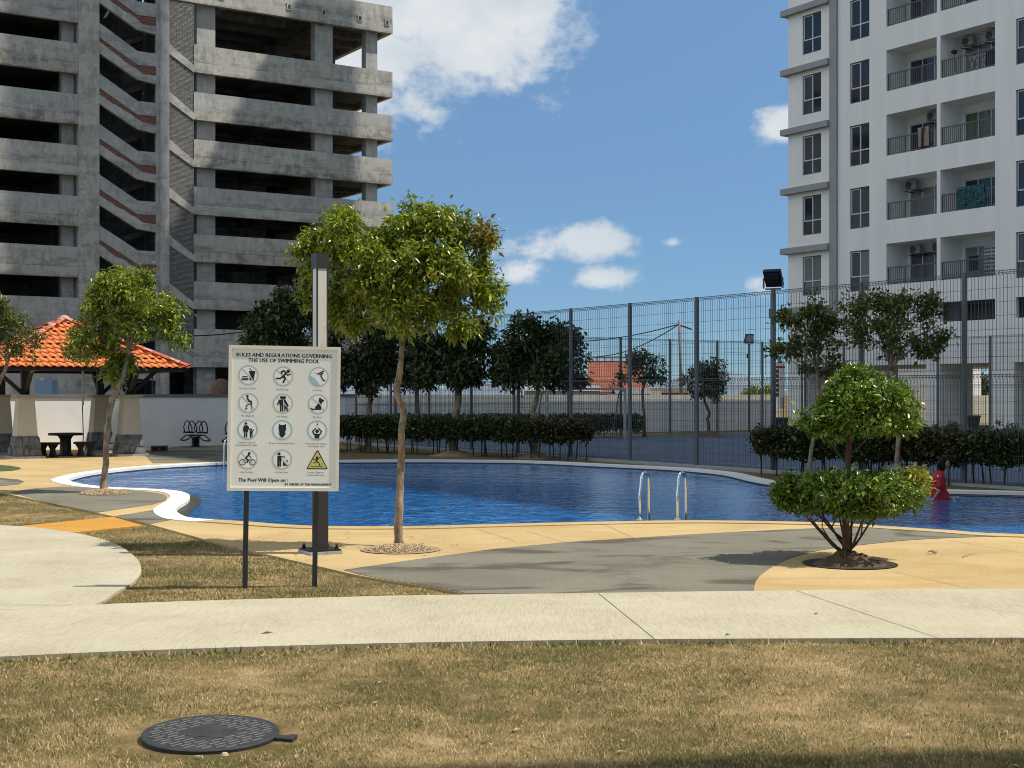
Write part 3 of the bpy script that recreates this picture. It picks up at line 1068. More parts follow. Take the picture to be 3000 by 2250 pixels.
cur = 0.0
slots = {9.47: (4.74, 5.6), 13.4: (4.74, 5.6)}
for kind, v0, v1 in bays:
    if v0 > cur + 1e-6:
        solid(cur, v0, [])
    if kind == 'w':
        h = [(6.39 + FL * k, 8.3 + FL * k) for k in range(NF - 2)]
    else:
        h = [(6.58 + FL * k, 8.46 + FL * k) for k in range(NF - 2)]
    if v0 in slots:
        h = [slots[v0]] + h
    solid(v0, v1, h)
    cur = v1
solid(cur, V_END, [])
wall.box(0, 0.22, 0.222, 11.2, 2.9, TOWER_H)
wall.box(V_END - .22, V_END, .222, 11.2, 2.9, TOWER_H)
wall.box(0, V_END, 11.22, 11.45, 2.9, TOWER_H)
wall.box(0.23, V_END - .23, 0.23, 11.2, TOWER_H - 1.2, TOWER_H - 0.9)
wall.box(0.23, V_END - .23, 0.23, 11.2, 2.92, 3.2)
apart('wall', wall)
inner = MB()
inner.box(0.23, V_END - .23, 1.42, 1.6, 6.2, TOWER_H - 1.3)
inner.box(0.23, V_END - .23, 1.3, 1.42, 3.3, 6.15)
apart('inner_wall', inner)
# podium piers
for v0, v1 in ((0.0, 1.1), (4.4, 5.1), (8.67, 9.43), (12.05, 13.3), (17.0, 17.8), (22.0, 22.8), (30, 31), (40, 41), (50, 51), (61, 62)):
    apart('pier', MB().box(v0, v1, 0.002, 2.2, 0, 2.898))
    if v0 > 14:
        apart('pier', MB().box(v0, v1, 9.0, 11.2, 0, 2.898))
apart('pilaster', MB().box(2.9, 3.35, -0.12, -0.002, 5.4, TOWER_H, 1))
for k in range(NF):
    z = 5.55 + FL * k
    if z > TOWER_H:
        break
    b = MB().box(-0.32, 2.898, -0.26, -0.002, z, z + 0.29, 1)
    b.box(-0.32, -0.002, -0.001, 11.4, z, z + 0.29, 1)
    apart('ledge', b)

win_cache = {}


def window_meshes(w, h):
    key = (round(w, 2), round(h, 2))
    if key in win_cache:
        return win_cache[key]
    fr = MB()
    t = 0.055
    fr.box(0, w, 0.06, 0.14, 0, t, 1)
    fr.box(0, w, 0.06, 0.14, h - t, h, 1)
    fr.box(0, t, 0.06, 0.14, t, h - t, 1)
    fr.box(w - t, w, 0.06, 0.14, t, h - t, 1)
    xm, zm = w * 0.51, h * 0.365
    fr.box(xm - .03, xm + .03, 0.045, 0.135, t, h - t, 0)
    fr.box(t, xm - .03, 0.05, 0.13, zm - .03, zm + .03, 0)
    fr.box(xm + .03, w - t, 0.05, 0.13, zm - .03, zm + .03, 0)
    fr.box(t, t + .035, 0.05, 0.13, zm + .03, h - t, 0)
    fr.box(t + .035, xm - .03, 0.05, 0.13, h - t - .035, h - t, 0)
    panes = {}
    for nm in ('glass_dark', 'glass_curtain', 'glass_pale'):
        L = []
        for x0, x1, z0, z1 in ((t, xm - .03, t, zm - .03), (xm + .03, w - t, t, zm - .03), (t + .035, xm - .03, zm + .03, h - t - .035), (xm + .03, w - t, zm + .03, h - t)):
            L.append(MB().box(x0, x1, 0.085, 0.1, z0, z1).mesh('pane', [M[nm]]))
        panes[nm] = L
    win_cache[key] = (fr.mesh('window', [M['frame_white'], M['frame_grey']]), panes)
    return win_cache[key]


kinds = {0: ['glass_pale', 'glass_pale', 'glass_curtain'], 1: ['glass_curtain', 'glass_curtain', 'glass_dark'], 2: ['glass_curtain', 'glass_dark', 'glass_dark'],
         3: ['glass_dark', 'glass_dark', 'glass_dark'], 4: ['glass_dark', 'glass_dark', 'glass_dark']}
wi = 0
for kind, v0, v1 in bays:
    if kind != 'w':
        continue
    for k in range(NF - 2):
        fr, panes = window_meshes(v1 - v0, 1.91)
        if k > 6 or v0 > 18:
            continue
        o = link('window', fr, ap, (v0, 0, 6.39 + FL * k))
        nm = kinds.get(k, ['glass_dark'] * 3)[min(wi, 2)]
        alt = rnd.choice(['glass_dark', 'glass_curtain', nm, nm])
        for q, pm in enumerate(panes[nm]):
            link('pane', panes[alt][q] if q in (0, 2) else pm, o)
    wi += 1
# the floors far above the view, joined
up = MB()
for kind, v0, v1 in bays:
    for k in range(NF - 2):
        if kind == 'w' and (k > 6 or v0 > 18):
            up.box(v0, v1, 0.08, 0.14, 6.39 + FL * k, 8.3 + FL * k)
        if kind == 'b' and (k > 6 or v0 > 15):
            up.box(v0 + .2, v1 - .3, 1.3, 1.41, 6.6 + FL * k, 8.2 + FL * k)
tag(up.build('upper_window', [M['glass_dark']], ap), kind='stuff')

W = 2.9
rail = MB()
rail.box(0, W, 0.07, 0.13, 0.76, 0.81)
rail.box(0, W, 0.08, 0.12, 0.06, 0.09)
for i in range(27):
    x = 0.03 + i * (W - 0.06) / 26
    if i % 9 == 0:
        rail.box(x - .02, x + .02, 0.075, 0.125, 0, 0.76)
    else:
        rail.box(x - .009, x + .009, 0.09, 0.11, 0.09, 0.76)
rail_me = rail.mesh('railing', [M['steel_grey']])
door = MB()
dw, dh = 2.15, 1.62
door.box(0, dw, 1.34, 1.41, dh - .06, dh)
for x in (0, .70, 1.40, dw - .05):
    door.box(x, x + .05, 1.34, 1.41, 0, dh - .06)
door_me = door.mesh('sliding_door', [M['frame_white']])
dpane = {nm: [MB().box(x + .05, x1, 1.36, 1.38, 0, dh - .06).mesh('pane', [M[nm]]) for x, x1 in ((0, .70), (.70, 1.40), (1.40, dw - .05))] for nm in ('glass_dark', 'glass_curtain', 'glass_pale', 'glass_green')}
bal = MB()
bi = 0
door_kind = {(0, 0): 'CCD', (0, 1): 'PPP', (1, 0): 'PPP', (1, 1): 'DDD', (2, 0): 'DDD', (2, 1): 'GGP', (3, 0): 'DDD', (3, 1): 'PPC', (4, 0): 'DCD', (4, 1): 'DCC'}
code = {'C': 'glass_curtain', 'P': 'glass_pale', 'D': 'glass_dark', 'G': 'glass_green'}
for kind, v0, v1 in bays:
    if kind != 'b':
        continue
    for k in range(NF - 2):
        z = 6.58 + FL * k
        near_b = k <= 6 and v0 < 16
        bb = MB() if near_b else bal
        # open-fronted box set into the facade: floor, ceiling, two cheeks, one connected shell
        W0, W1 = v0 - .09, v1 + .09
        ring_o = [(W0, z - .16), (W1, z - .16), (W1, z + 2.0), (W0, z + 2.0)]
        ring_i = [(v0 - .003, z - .003), (v1 + .003, z - .003), (v1 + .003, z + 1.883), (v0 - .003, z + 1.883)]
        vv = [(p[0], y, p[1]) for y in (0.221, 1.418) for rg in (ring_o, ring_i) for p in rg]
        ff = []
        for q in range(4):
            r_ = (q + 1) % 4
            ff += [(q, r_, 4 + r_, 4 + q), (8 + r_, 8 + q, 12 + q, 12 + r_), (4 + q, 4 + r_, 12 + r_, 12 + q), (r_, q, 8 + q, 8 + r_)]
        bb.add(vv, ff)
        if near_b:
            apart('balcony', bb)
        if k <= 6 and v0 < 16:
            link('railing', rail_me, ap, (v0, 0, z))
            o = link('sliding_door', door_me, ap, (v0 + .22, 0, z - .1))
            ck = door_kind.get((k, bi), 'DCD')
            for j, c in enumerate(ck):
                link('pane', dpane[code[c]][j], o)
    bi += 1
tag(apart('upper_balcony', bal), kind='stuff')
for v0, z0, z1 in ((9.47, 4.74, 5.6), (13.4, 4.74, 5.6)):
    b = MB()
    b.box(v0 + .45, v0 + 2.75, 0.162, 0.178, z1 - .05, z1)
    for i in range(12):
        b.box(v0 + .5 + i * .2, v0 + .515 + i * .2, 0.16, 0.18, z0, z1)
    apart('slot_grille', b, [M['steel_grey']])
apart('slot_shade_panel', MB().box(9.47, 15.8, 1.2, 1.28, 4.3, 6.0, 0), [M['charcoal']])  # dark panel standing in for the shade deep in the slots

# second tower of the estate, hidden behind the first from here; inferred from the car park shade, its masses shaped to throw it
t2 = thing('apartment_tower', 'white apartment tower hidden behind the nearer balcony tower, inferred from its shade', 'apartment block', (25.1, 83.27, 0), ANG_B)
low = MB()
low.box(0, 4.0, -0.0, 5.9, 0, 82.0)
low.build('wall', [M['white_tower']], t2)
hi_ = MB()
hi_.box(-4.0, 0.0, -3.7, -0.002, 0, 112.0)
hi_.build('wall', [M['white_tower']], t2)
b = MB()
for z in range(6, 108, 3):
    for x in (-3.6, -1.6):
        b.box(x, x + 1.2, -3.73, -3.702, z, z + 1.5)
tag(b.build('window_band', [M['glass_dark']], t2), kind='stuff')

# block to the right of and behind the viewer: its shade crosses the bottom of the lawn
t3 = thing('apartment_block', 'white apartment block beside the lawn, right of the viewer', 'apartment block', (9.0, 5.51, 0), R(6.3))
MB().box(0, 13, -26, 0, 0, 19).build('wall', [M['white_tower']], t3)
b = MB()
for z in range(1, 18, 3):
    for y in range(-25, -1, 4):
        b.box(-.03, -.002, y, y + 1.5, z, z + 1.6)
tag(b.build('window_band', [M['glass_dark']], t3), kind='stuff')

# ------------------------------------------------------------------ boundary walls
def wall_run(name, label, p, q, h, th, mats, cap=True, base=-0.05):
    p, q = Vector((p[0], p[1], 0)), Vector((q[0], q[1], 0))
    d = q - p
    t = thing(name, label, 'wall', p, math.atan2(d.y, d.x))
    L = d.length
    MB().box(0, L, -th / 2, th / 2, base, h - (0.09 if cap else 0)).build('wall_face', [mats[0]], t)
    if cap:
        MB().box(-.03, L + .03, -th / 2 - .04, th / 2 + .04, h - 0.088, h).build('coping', [mats[1]], t)
    nb = int(L // 3)
    for i in range(0):
        pass
    return t


wp, wq = Vector((-26, 31.57, 0)) + Vector((-.15, .3, 0)), Vector((-5.4, 44.0, 0))
wall_run('boundary_wall', 'white rendered wall with grey coping behind the orange roofed pavilion', (-25.6, 32.5), (-5.2, 45.5), 1.58, 0.2, [M['white_wall'], M['coping_grey']])
wall_run('boundary_wall', 'long shaded grey-white wall beyond the blue sports court', (-12.5, 47.2), (11.5, 62.2), 1.30, 0.2, [M['white_wall'], M['white_wall']])
wall_run('boundary_wall', 'far sunlit cream wall below the red roofed house', (-16, 72.3), (15.0, 78.1), 1.53, 0.25, [M['cream_wall'], M['cream_wall']], cap=False)
wall_run('boundary_wall', 'far sunlit white wall seen between the tower piers', (16.5, 75.0), (36, 78.0), 1.5, 0.25, [M['cream_wall'], M['cream_wall']], cap=False)
# ------------------------------------------------------------------ vegetation
def leaf_cloud(name, clumps, mat, parent, size=0.075, width=0.36, droop=0.35, twig=12, spread=0.11, mats=None, shell=0.55, seed=0, fold=0.25, lumps=7, dens=1.0):
    """Leaves gathered on twigs, twigs gathered in lumps. clumps: (x, y, z, rx, ry, rz, leaves[, material index])."""
    g = np.random.default_rng(seed + 5)
    P, D, MI = [], [], []
    for c in clumps:
        x, y, z, rx, ry, rz, n = c[:7]
        mi = c[7] if len(c) > 7 else 0
        nt = max(2, int(n * dens / twig))
        if lumps:
            nl = max(2, int(lumps * (0.6 + 0.8 * g.random())))
            ld_ = g.normal(size=(nl, 3))
            ld_ /= np.linalg.norm(ld_, axis=1)[:, None]
            lc = ld_ * (0.5 + 0.5 * g.random(nl))[:, None]
            li = g.integers(0, nl, nt)
            dd = g.normal(size=(nt, 3))
            dd /= np.linalg.norm(dd, axis=1)[:, None]
            lr = 0.33 * (0.6 + 0.75 * g.random(nl))
            rr = (shell + (1 - shell) * g.random(nt) ** 0.6) * lr[li]
            tp = lc[li] + dd * rr[:, None]
            d = dd * 0.65 + ld_[li] * 0.5
            d /= np.linalg.norm(d, axis=1)[:, None]
            tp = tp * np.array([rx, ry, rz]) + np.array([x, y, z])
        else:
            d = g.normal(size=(nt, 3))
            d /= np.linalg.norm(d, axis=1)[:, None]
            rr = shell + (1 - shell) * g.random(nt) ** 0.6
            lump = 1 + 0.16 * np.sin(d[:, 0] * 5.1 + x * 7) * np.cos(d[:, 2] * 4.3 + z * 5) + 0.10 * np.sin(d[:, 1] * 9 + d[:, 2] * 8 + seed)
            tp = d * (rr * lump)[:, None] * np.array([rx, ry, rz]) + np.array([x, y, z])
        tout = d * np.array([1, 1, 0.8]) + np.array([0, 0, 0.15])
        k = g.poisson(twig, nt).clip(3)
        idx = np.repeat(np.arange(nt), k)
        ld = tout[idx] * 0.55 + g.normal(size=(len(idx), 3)) * 0.62
        ld[:, 2] -= droop
        ld /= np.linalg.norm(ld, axis=1)[:, None]
        base = tp[idx] + g.normal(size=(len(idx), 3)) * spread * 0.5
        P.append(base)
        D.append(ld)
        MI.append(np.full(len(idx), mi))
    P, D, MI = np.concatenate(P), np.concatenate(D), np.concatenate(MI)
    n = len(P)
    up = np.array([0, 0, 1.0]) + g.normal(size=(n, 3)) * 0.45
    side = np.cross(D, up)
    side /= (np.linalg.norm(side, axis=1)[:, None] + 1e-9)
    nor = np.cross(side, D)
    L = size * (0.5 + 0.85 * g.random(n))
    Wd = L * width * (0.8 + 0.4 * g.random(n))
    mid = P + D * (L * 0.45)[:, None]
    sag = np.array([0, 0, -1.0]) * (L * 0.18 * droop)[:, None]
    v = np.empty((n, 4, 3))
    v[:, 0] = P
    v[:, 1] = mid + side * (Wd * 0.5)[:, None] + nor * (Wd * fold)[:, None]
    v[:, 2] = P + D * L[:, None] + sag
    v[:, 3] = mid - side * (Wd * 0.5)[:, None] + nor * (Wd * fold)[:, None]
    b = np.arange(n)[:, None] * 4
    tris = np.concatenate([b + np.array([0, 1, 2]), b + np.array([0, 2, 3])], axis=1).reshape(-1, 3)
    me = np_mesh(name, v.reshape(-1, 3), tris, mats or [mat], np.repeat(MI, 2))
    return link(name, me, parent)


def wob(p, q, k, amp, r):
    """Curved path between two points."""
    p, q = Vector(p), Vector(q)
    out = []
    for i in range(k + 1):
        t = i / k
        s = math.sin(t * math.pi)
        out.append(p.lerp(q, t) + Vector((r.uniform(-1, 1), r.uniform(-1, 1), r.uniform(-.5, 1))) * amp * s)
    return out


def tree(name, label, base_px, d, trunk_px, clumps_px, bark, leaf, group=None, leaf_kw=None, limb_r=0.02, seed=1, ydepth=0.85, base_z=0.0, mats=None):
    """trunk_px: (x, y, radius m); clumps_px: (x, y, rx, ry, leaves, depth offset m[, mat]) in photo pixels at distance d."""
    r = random.Random(seed)
    b = S(base_px[0], base_px[1], d)
    b.z = base_z
    root = thing(name, label, 'tree', b, 0, group)
    mb = MB()
    tp = [(S(x, y, d) - b) for x, y, _ in trunk_px]
    for i, p in enumerate(tp):
        p.y += 0.06 * math.sin(i * 1.7 + seed)
    tp[0].z = -0.03
    tp[0].y = 0
    rad = [q[2] for q in trunk_px]
    # root flare and finer steps with small knots
    pts, rr = [], []
    for i in range(len(tp) - 1):
        for s in range(3):
            t = s / 3
            pts.append(tp[i].lerp(tp[i + 1], t) + Vector((r.uniform(-1, 1), r.uniform(-1, 1), 0)) * rad[i] * (0.12 if i or s else 0))
            rr.append((rad[i] * (1 - t) + rad[i + 1] * t) * r.uniform(0.93, 1.09))
    pts.append(tp[-1])
    rr.append(rad[-1])
    rr[0] *= 1.35
    mb.tube(pts, rr, 9)
    k = F / d
    cl = []
    for c in clumps_px:
        x, y, rx, ry, nl, dy = c[:6]
        p = S(x, y, d) - b
        p.y += dy
        cl.append((p.x, p.y, p.z, rx / k, rx / k * ydepth, ry / k, nl) + tuple(c[6:7]))
    top = tp[-1]
    fork = tp[-2].lerp(tp[-1], 0.6)
    for c in cl:
        e = Vector(c[:3]) + Vector((0, 0, c[5] * 0.25))
        start = top if r.random() < 0.6 else fork
        if e.z < start.z - 0.1:
            cand = [p for p in pts if p.z < e.z]
            start = cand[-1] if cand else pts[len(pts) // 2]
        dv = e - start
        ctrl = start + Vector((dv.x * .3, dv.y * .3, max(dv.z * .8, .3 * dv.length)))
        wpts = []
        for q in range(6):
            t = q / 5
            wpts.append(start * (1 - t) ** 2 + ctrl * 2 * t * (1 - t) + e * t * t + Vector((r.uniform(-1, 1), r.uniform(-1, 1), r.uniform(-1, 1))) * .03 * dv.length * math.sin(t * math.pi))
        L = [limb_r * (1 - 0.72 * i / 5) for i in range(6)]
        mb.tube(wpts, L, 6)
        for q in range(4):
            s0 = wpts[2 + q % 3]
            dd = Vector((r.uniform(-1, 1), r.uniform(-1, 1), r.uniform(-.2, 1)))
            e2 = Vector(c[:3]) + Vector((dd.x * c[3], dd.y * c[4], dd.z * c[5])) * 0.75
            mb.tube(wob(s0, e2, 3, 0.04, r), [limb_r * 0.42, limb_r * 0.32, limb_r * 0.22, limb_r * 0.12], 5)
    mb.build('trunk', [bark], root, smooth=True)
    kw = dict(size=0.08, seed=seed)
    kw.update(leaf_kw or {})
    leaf_cloud('crown', cl, leaf, root, mats=mats, **kw)
    return root


tree('tree', 'tall slim tree with bright drooping leaves, in the gravel pit beside the lamp post', (861, 1178), 14.63,
     [(861, 1178, .052), (862, 1120, .044), (864, 1060, .039), (865, 1009, .036), (867, 965, .036), (868, 930, .036), (870, 900, .033), (871, 882, .037), (864, 868, .033),
      (858, 848, .037), (858, 825, .036), (862, 808, .034), (866, 790, .029), (868, 750, .028), (867, 712, .032)],
     [(855, 600, 112, 89, 3400, 0.0), (772, 505, 70, 56, 1500, -.15), (704, 545, 58, 47, 1150, .1), (677, 560, 43, 37, 600, .0), (704, 610, 51, 51, 700, .2), (845, 490, 79, 47, 1500, .1),
      (903, 470, 51, 32, 650, .2), (956, 500, 56, 42, 900, -.1), (1015, 530, 48, 42, 800, .1), (1039, 505, 30, 20, 260, .0, 1), (976, 580, 65, 56, 1300, -.2), (1034, 610, 43, 56, 850, .1),
      (1051, 640, 28, 31, 300, .0), (956, 670, 70, 39, 1200, 0.0), (879, 665, 84, 42, 1500, -.25), (772, 650, 65, 51, 1000, .25), (738, 690, 51, 28, 500, .2), (995, 700, 37, 20, 350, -.1),
      (830, 560, 56, 56, 700, -.45), (918, 590, 56, 56, 700, -.45), (1055, 660, 20, 18, 120, 0), (898, 445, 22, 16, 150, .1), (952, 462, 24, 18, 160, .1), (733, 478, 37, 24, 350, 0)],
     M['bark'], M['leaf_bright'], None, dict(size=0.074, width=0.38, droop=0.45, twig=13, spread=0.095, shell=0.5, lumps=9, dens=1.45), 0.019, 3,
     mats=[M['leaf_bright'], leafmat('yellowing_leaf', (0.1, 0.1, 0.012), (0.22, 0.17, 0.02), (0.34, 0.22, 0.03))])

tree('tree', 'bent tree with two green crowns, in front of the orange roofed pavilion', (222, 1063), 22.5,
     [(222, 1064, .066), (224, 1030, .055), (227, 1000, .05), (230, 960, .048), (232, 925, .047), (236, 890, .046), (243, 862, .045), (255, 838, .045), (266, 812, .036), (272, 780, .03), (280, 752, .026)],
     [(262, 618, 62, 40, 1500, 0), (200, 655, 42, 36, 900, .1), (300, 600, 34, 26, 600, 0), (240, 690, 62, 42, 1300, -.15), (330, 660, 52, 40, 1200, .1), (365, 690, 38, 46, 900, 0),
      (310, 700, 46, 34, 800, -.2), (205, 745, 62, 26, 900, -.1), (235, 775, 48, 42, 1100, 0), (165, 755, 28, 18, 260, .1), (240, 806, 28, 22, 360, .1), (290, 640, 50, 40, 700, -.35), (205, 700, 34, 30, 500, .2), (385, 735, 18, 16, 150, 0)],
     M['bark'], M['leaf_mid'], None, dict(size=0.085, width=0.42, droop=0.45, twig=11, spread=0.11, shell=0.5, dens=1.15), 0.024, 5, mats=[M['leaf_bright']])

tree('tree', 'olive green tree half cut off at the left edge, by the pavilion eaves', (-40, 1040), 25.5,
     [(-40, 1040, .07), (-38, 980, .055), (-30, 900, .05), (-12, 840, .045), (8, 800, .035), (20, 770, .028)],
     [(20, 710, 50, 34, 1300, 0), (-20, 690, 52, 44, 1500, .1), (50, 742, 40, 20, 420, 0), (0, 755, 44, 26, 700, -.1), (-60, 740, 50, 40, 900, 0), (76, 780, 8, 8, 40, 0), (88, 722, 16, 10, 120, 0), (-30, 650, 40, 30, 600, 0)],
     M['bark'], M['leaf_olive'], None, dict(size=0.075, width=0.4, droop=0.3, twig=12), 0.018, 8)

dark_kw = dict(size=0.15, width=0.5, droop=0.35, twig=12, spread=0.18, shell=0.3, lumps=8, dens=.85)
DG = 'dark trees behind the pool'
tree('tree', 'dark bushy tree against the car park, left of the lamp post', (600, 985), 36.0,
     [(612, 984, .08), (612, 930, .07), (610, 880, .065), (606, 830, .06)],
     [(600, 690, 60, 50, 1700, 0), (560, 700, 40, 44, 900, .2), (650, 700, 42, 50, 1100, .2), (620, 640, 36, 34, 600, 0), (600, 760, 72, 48, 1800, -.2), (550, 740, 28, 34, 400, 0), (660, 770, 46, 46, 1100, .3), (640, 650, 30, 40, 500, .1), (610, 810, 60, 34, 900, 0)],
     M['bark_dark'], M['leaf_dark'], DG, dark_kw, 0.035, 21)
tree('tree', 'dark dense tree on a pale thin trunk, just right of the rules sign', (794, 972), 39.3,
     [(794, 973, .11), (795, 930, .09), (797, 890, .08), (800, 850, .07), (800, 820, .06)],
     [(790, 770, 78, 60, 2400, 0), (740, 790, 50, 60, 1500, .3), (840, 780, 50, 55, 1400, .2), (790, 725, 72, 44, 1600, 0), (730, 735, 46, 40, 900, 0), (850, 720, 40, 40, 800, .2), (800, 818, 64, 26, 1100, -.1), (745, 815, 40, 28, 700, .2)],
     M['bark'], M['leaf_dark'], DG, dark_kw, 0.04, 22)
tree('tree', 'dark thin tree seen behind the slim bright tree', (905, 935), 46.0,
     [(906, 946, .09), (903, 900, .08), (900, 850, .07), (900, 820, .06)],
     [(890, 790, 50, 50, 1200, 0), (930, 770, 40, 44, 900, 0), (900, 755, 46, 34, 700, 0), (890, 815, 40, 24, 500, 0)],
     M['bark_dark'], M['leaf_dark'], DG, dark_kw, 0.04, 23)
tree('tree', 'dark spreading tree with a forked brown trunk, behind the middle of the pool', (981, 981), 36.6,
     [(981, 982, .12), (981, 950, .10), (983, 920, .095), (984, 895, .09), (990, 872, .075), (992, 850, .06)],
     [(990, 760, 78, 56, 2400, 0), (930, 775, 50, 50, 1300, .2), (1050, 780, 46, 56, 1300, .2), (1000, 730, 66, 34, 1300, 0), (1040, 738, 44, 34, 700, .1), (930, 748, 44, 34, 700, 0), (970, 808, 66, 30, 1000, -.1), (1060, 808, 38, 26, 600, 0), (920, 810, 38, 24, 500, .2), (1030, 708, 26, 16, 240, 0)],
     M['bark'], M['leaf_dark'], DG, dark_kw, 0.04, 24)
tree('tree', 'dark round tree at the right end of the row, over the reddish hedge end', (1155, 986), 35.3,
     [(1155, 987, .10), (1157, 950, .08), (1155, 915, .085), (1150, 890, .075), (1160, 860, .06), (1162, 840, .05)],
     [(1160, 770, 80, 62, 2600, 0), (1100, 770, 48, 56, 1400, .2), (1225, 780, 46, 58, 1500, .2), (1160, 728, 52, 34, 1200, 0), (1215, 720, 34, 30, 700, 0), (1150, 808, 66, 28, 1100, -.1), (1215, 812, 40, 24, 500, 0), (1100, 806, 36, 26, 500, 0), (1130, 705, 30, 22, 300, 0)],
     M['bark'], M['leaf_dark'], DG, dark_kw, 0.04, 25)

rk = dict(size=0.10, width=0.46, dens=.72, droop=0.25, twig=10, spread=0.11, shell=0.5)
RG = 'sparse trees in the right hand hedge'
tree('tree', 'sparse tree with a low side branch, by the floodlight mast on the right', (1747, 1040), 25.6,
     [(1747, 1042, .05), (1752, 990, .042), (1760, 930, .038), (1766, 880, .036), (1768, 830, .033), (1764, 790, .028)],
     [(1740, 680, 36, 30, 700, 0), (1700, 690, 26, 26, 350, 0), (1780, 690, 44, 30, 700, .1), (1740, 730, 50, 34, 750, -.1), (1800, 725, 36, 40, 600, 0), (1715, 740, 24, 26, 260, .1), (1692, 762, 32, 24, 520, 0), (1785, 790, 56, 22, 600, .1), (1810, 800, 24, 22, 260, 0), (1760, 655, 20, 14, 150, 0)],
     M['bark'], M['leaf_olive'], RG, rk, 0.018, 31)
tree('tree', 'sparse tree with a wide open crown of thin branches, before the white tower', (1940, 1048), 24.6,
     [(1940, 1049, .05), (1940, 990, .042), (1942, 920, .038), (1940, 860, .038), (1930, 820, .036), (1925, 800, .032)],
     [(1930, 660, 60, 30, 1300, 0), (1870, 690, 46, 34, 800, 0), (1990, 680, 44, 36, 900, 0), (1960, 640, 28, 20, 350, 0), (2010, 720, 36, 36, 650, .1), (1925, 710, 56, 30, 700, -.2), (1880, 730, 36, 26, 380, .1), (1975, 745, 40, 30, 420, 0), (2045, 715, 14, 10, 90, 0), (1840, 660, 24, 20, 220, 0), (1940, 760, 30, 18, 160, .1)],
     M['bark'], M['leaf_olive'], RG, rk, 0.018, 32)
FG = 'small trees along the far court fence'
tree('tree', 'small far tree with a ragged dark crown, in front of the red roofed house', (1388, 940), 51.5,
     [(1392, 944, .07), (1391, 900, .055), (1389, 870, .055), (1388, 845, .05), (1392, 830, .04)],
     [(1400, 790, 34, 26, 800, 0), (1360, 800, 26, 30, 450, 0), (1420, 800, 20, 30, 450, 0), (1380, 770, 26, 16, 350, 0), (1345, 818, 20, 16, 200, 0), (1410, 822, 22, 12, 200, 0)],
     M['bark_dark'], M['leaf_dark'], FG, dict(size=0.13, width=0.5, twig=9, spread=.15, shell=.4), 0.03, 41)
tree('tree', 'small far round tree with a wavy trunk, beyond the blue court', (1527, 942), 52.0,
     [(1530, 944, .08), (1531, 920, .06), (1529, 905, .06), (1533, 893, .055), (1527, 880, .055), (1522, 865, .05), (1522, 850, .04)],
     [(1525, 820, 40, 36, 1500, 0), (1500, 810, 24, 28, 550, 0), (1550, 820, 26, 34, 700, 0), (1530, 790, 30, 14, 400, 0), (1535, 848, 30, 12, 300, 0)],
     M['bark_dark'], M['leaf_dark'], FG, dict(size=0.13, width=0.5, twig=10, spread=.15, shell=.3), 0.03, 42)
PG = 'trees beyond the far white wall'
for (x, y, rx, ry, d_, lab, lf) in ((1955, 835, 18, 34, 92, 'dark pine seen through the gap under the tower, left of the pale tree', 'leaf_dark'),
                                    (1988, 845, 16, 34, 88, 'yellow-green tree seen through the gap under the tower', 'leaf_mid'),
                                    (2118, 830, 22, 34, 86, 'dark leafy tree seen between the right tower piers', 'leaf_olive'),
                                    (1640, 848, 26, 9, 118, 'low bright green bush above the far cream wall', 'leaf_mid'),
                                    (1790, 840, 30, 28, 100, 'dark tree seen under the left end of the tower', 'leaf_dark')):
    tree('tree', lab, (x, 870), d_, [(x, 884, .12), (x, 860, .1), (x, 840, .06)],
         [(x, y, rx, ry, 700, 0), (x - rx * .5, y + ry * .3, rx * .7, ry * .6, 350, 0), (x + rx * .5, y + ry * .35, rx * .6, ry * .6, 350, 0)],
         M['bark_dark'], M[lf], PG, dict(size=0.3, width=0.5, twig=8, spread=.3), 0.04, int(x), base_z=-0.04)

# clipped cloud-pruned shrub in the foreground
tb = Vector(G(1830, 1207) + (0.0,))
topi = thing('topiary_shrub', 'two-tiered clipped green shrub growing in the pit on the right of the deck', 'shrub', tb)
d_t = tb.y


def tpx(x, y, dy=0.0):
    p = S(x, y, d_t) - tb
    return Vector((p.x, dy, p.z))


r = random.Random(4)
mb = MB()
mb.tube([tpx(1829, 1208), tpx(1829, 1185), tpx(1828, 1150), tpx(1827, 1100), tpx(1830, 1040), tpx(1833, 980), tpx(1838, 930), tpx(1850, 890)], [.055, .042, .036, .032, .03, .028, .025, .015], 9)
mb.build('trunk', [M['bark_red']], topi, smooth=True)
for (x0, y0, x1, y1, xe, ye, dy) in ((1824, 1192, 1790, 1165, 1738, 1105, -.1), (1824, 1180, 1800, 1140, 1772, 1100, .1), (1826, 1165, 1812, 1130, 1800, 1090, -.15), (1834, 1195, 1850, 1150, 1862, 1090, -.1),
                                 (1834, 1190, 1862, 1160, 1905, 1100, .05), (1838, 1185, 1846, 1140, 1880, 1085, .2), (1820, 1195, 1782, 1158, 1712, 1078, .1), (1832, 1150, 1850, 1120, 1930, 1080, .15),
                                 (1826, 1170, 1790, 1130, 1750, 1080, .3), (1830, 1000, 1800, 960, 1780, 910, .1), (1836, 980, 1870, 950, 1910, 900, 0), (1834, 960, 1860, 920, 1880, 870, .2), (1832, 960, 1812, 920, 1800, 860, -.2)):
    b = MB()
    b.tube([tpx(x0, y0), tpx((x0 + x1) / 2, (y0 + y1) / 2 + 3, dy * .3), tpx(x1, y1, dy * .6), tpx((x1 + xe) / 2 + r.uniform(-5, 5), (y1 + ye) / 2, dy * .8), tpx(xe, ye, dy)], [.014, .012, .010, .008, .005], 6)
    e = tpx(x1, y1, dy * .6)
    b.tube([e, e + Vector((r.uniform(-.1, .1), r.uniform(-.1, .1), .12)), e + Vector((r.uniform(-.16, .16), r.uniform(-.2, .2), .28))], [.008, .006, .004], 5)
    b.build('branch', [M['bark_dark']], topi, smooth=True)
kt = F / d_t


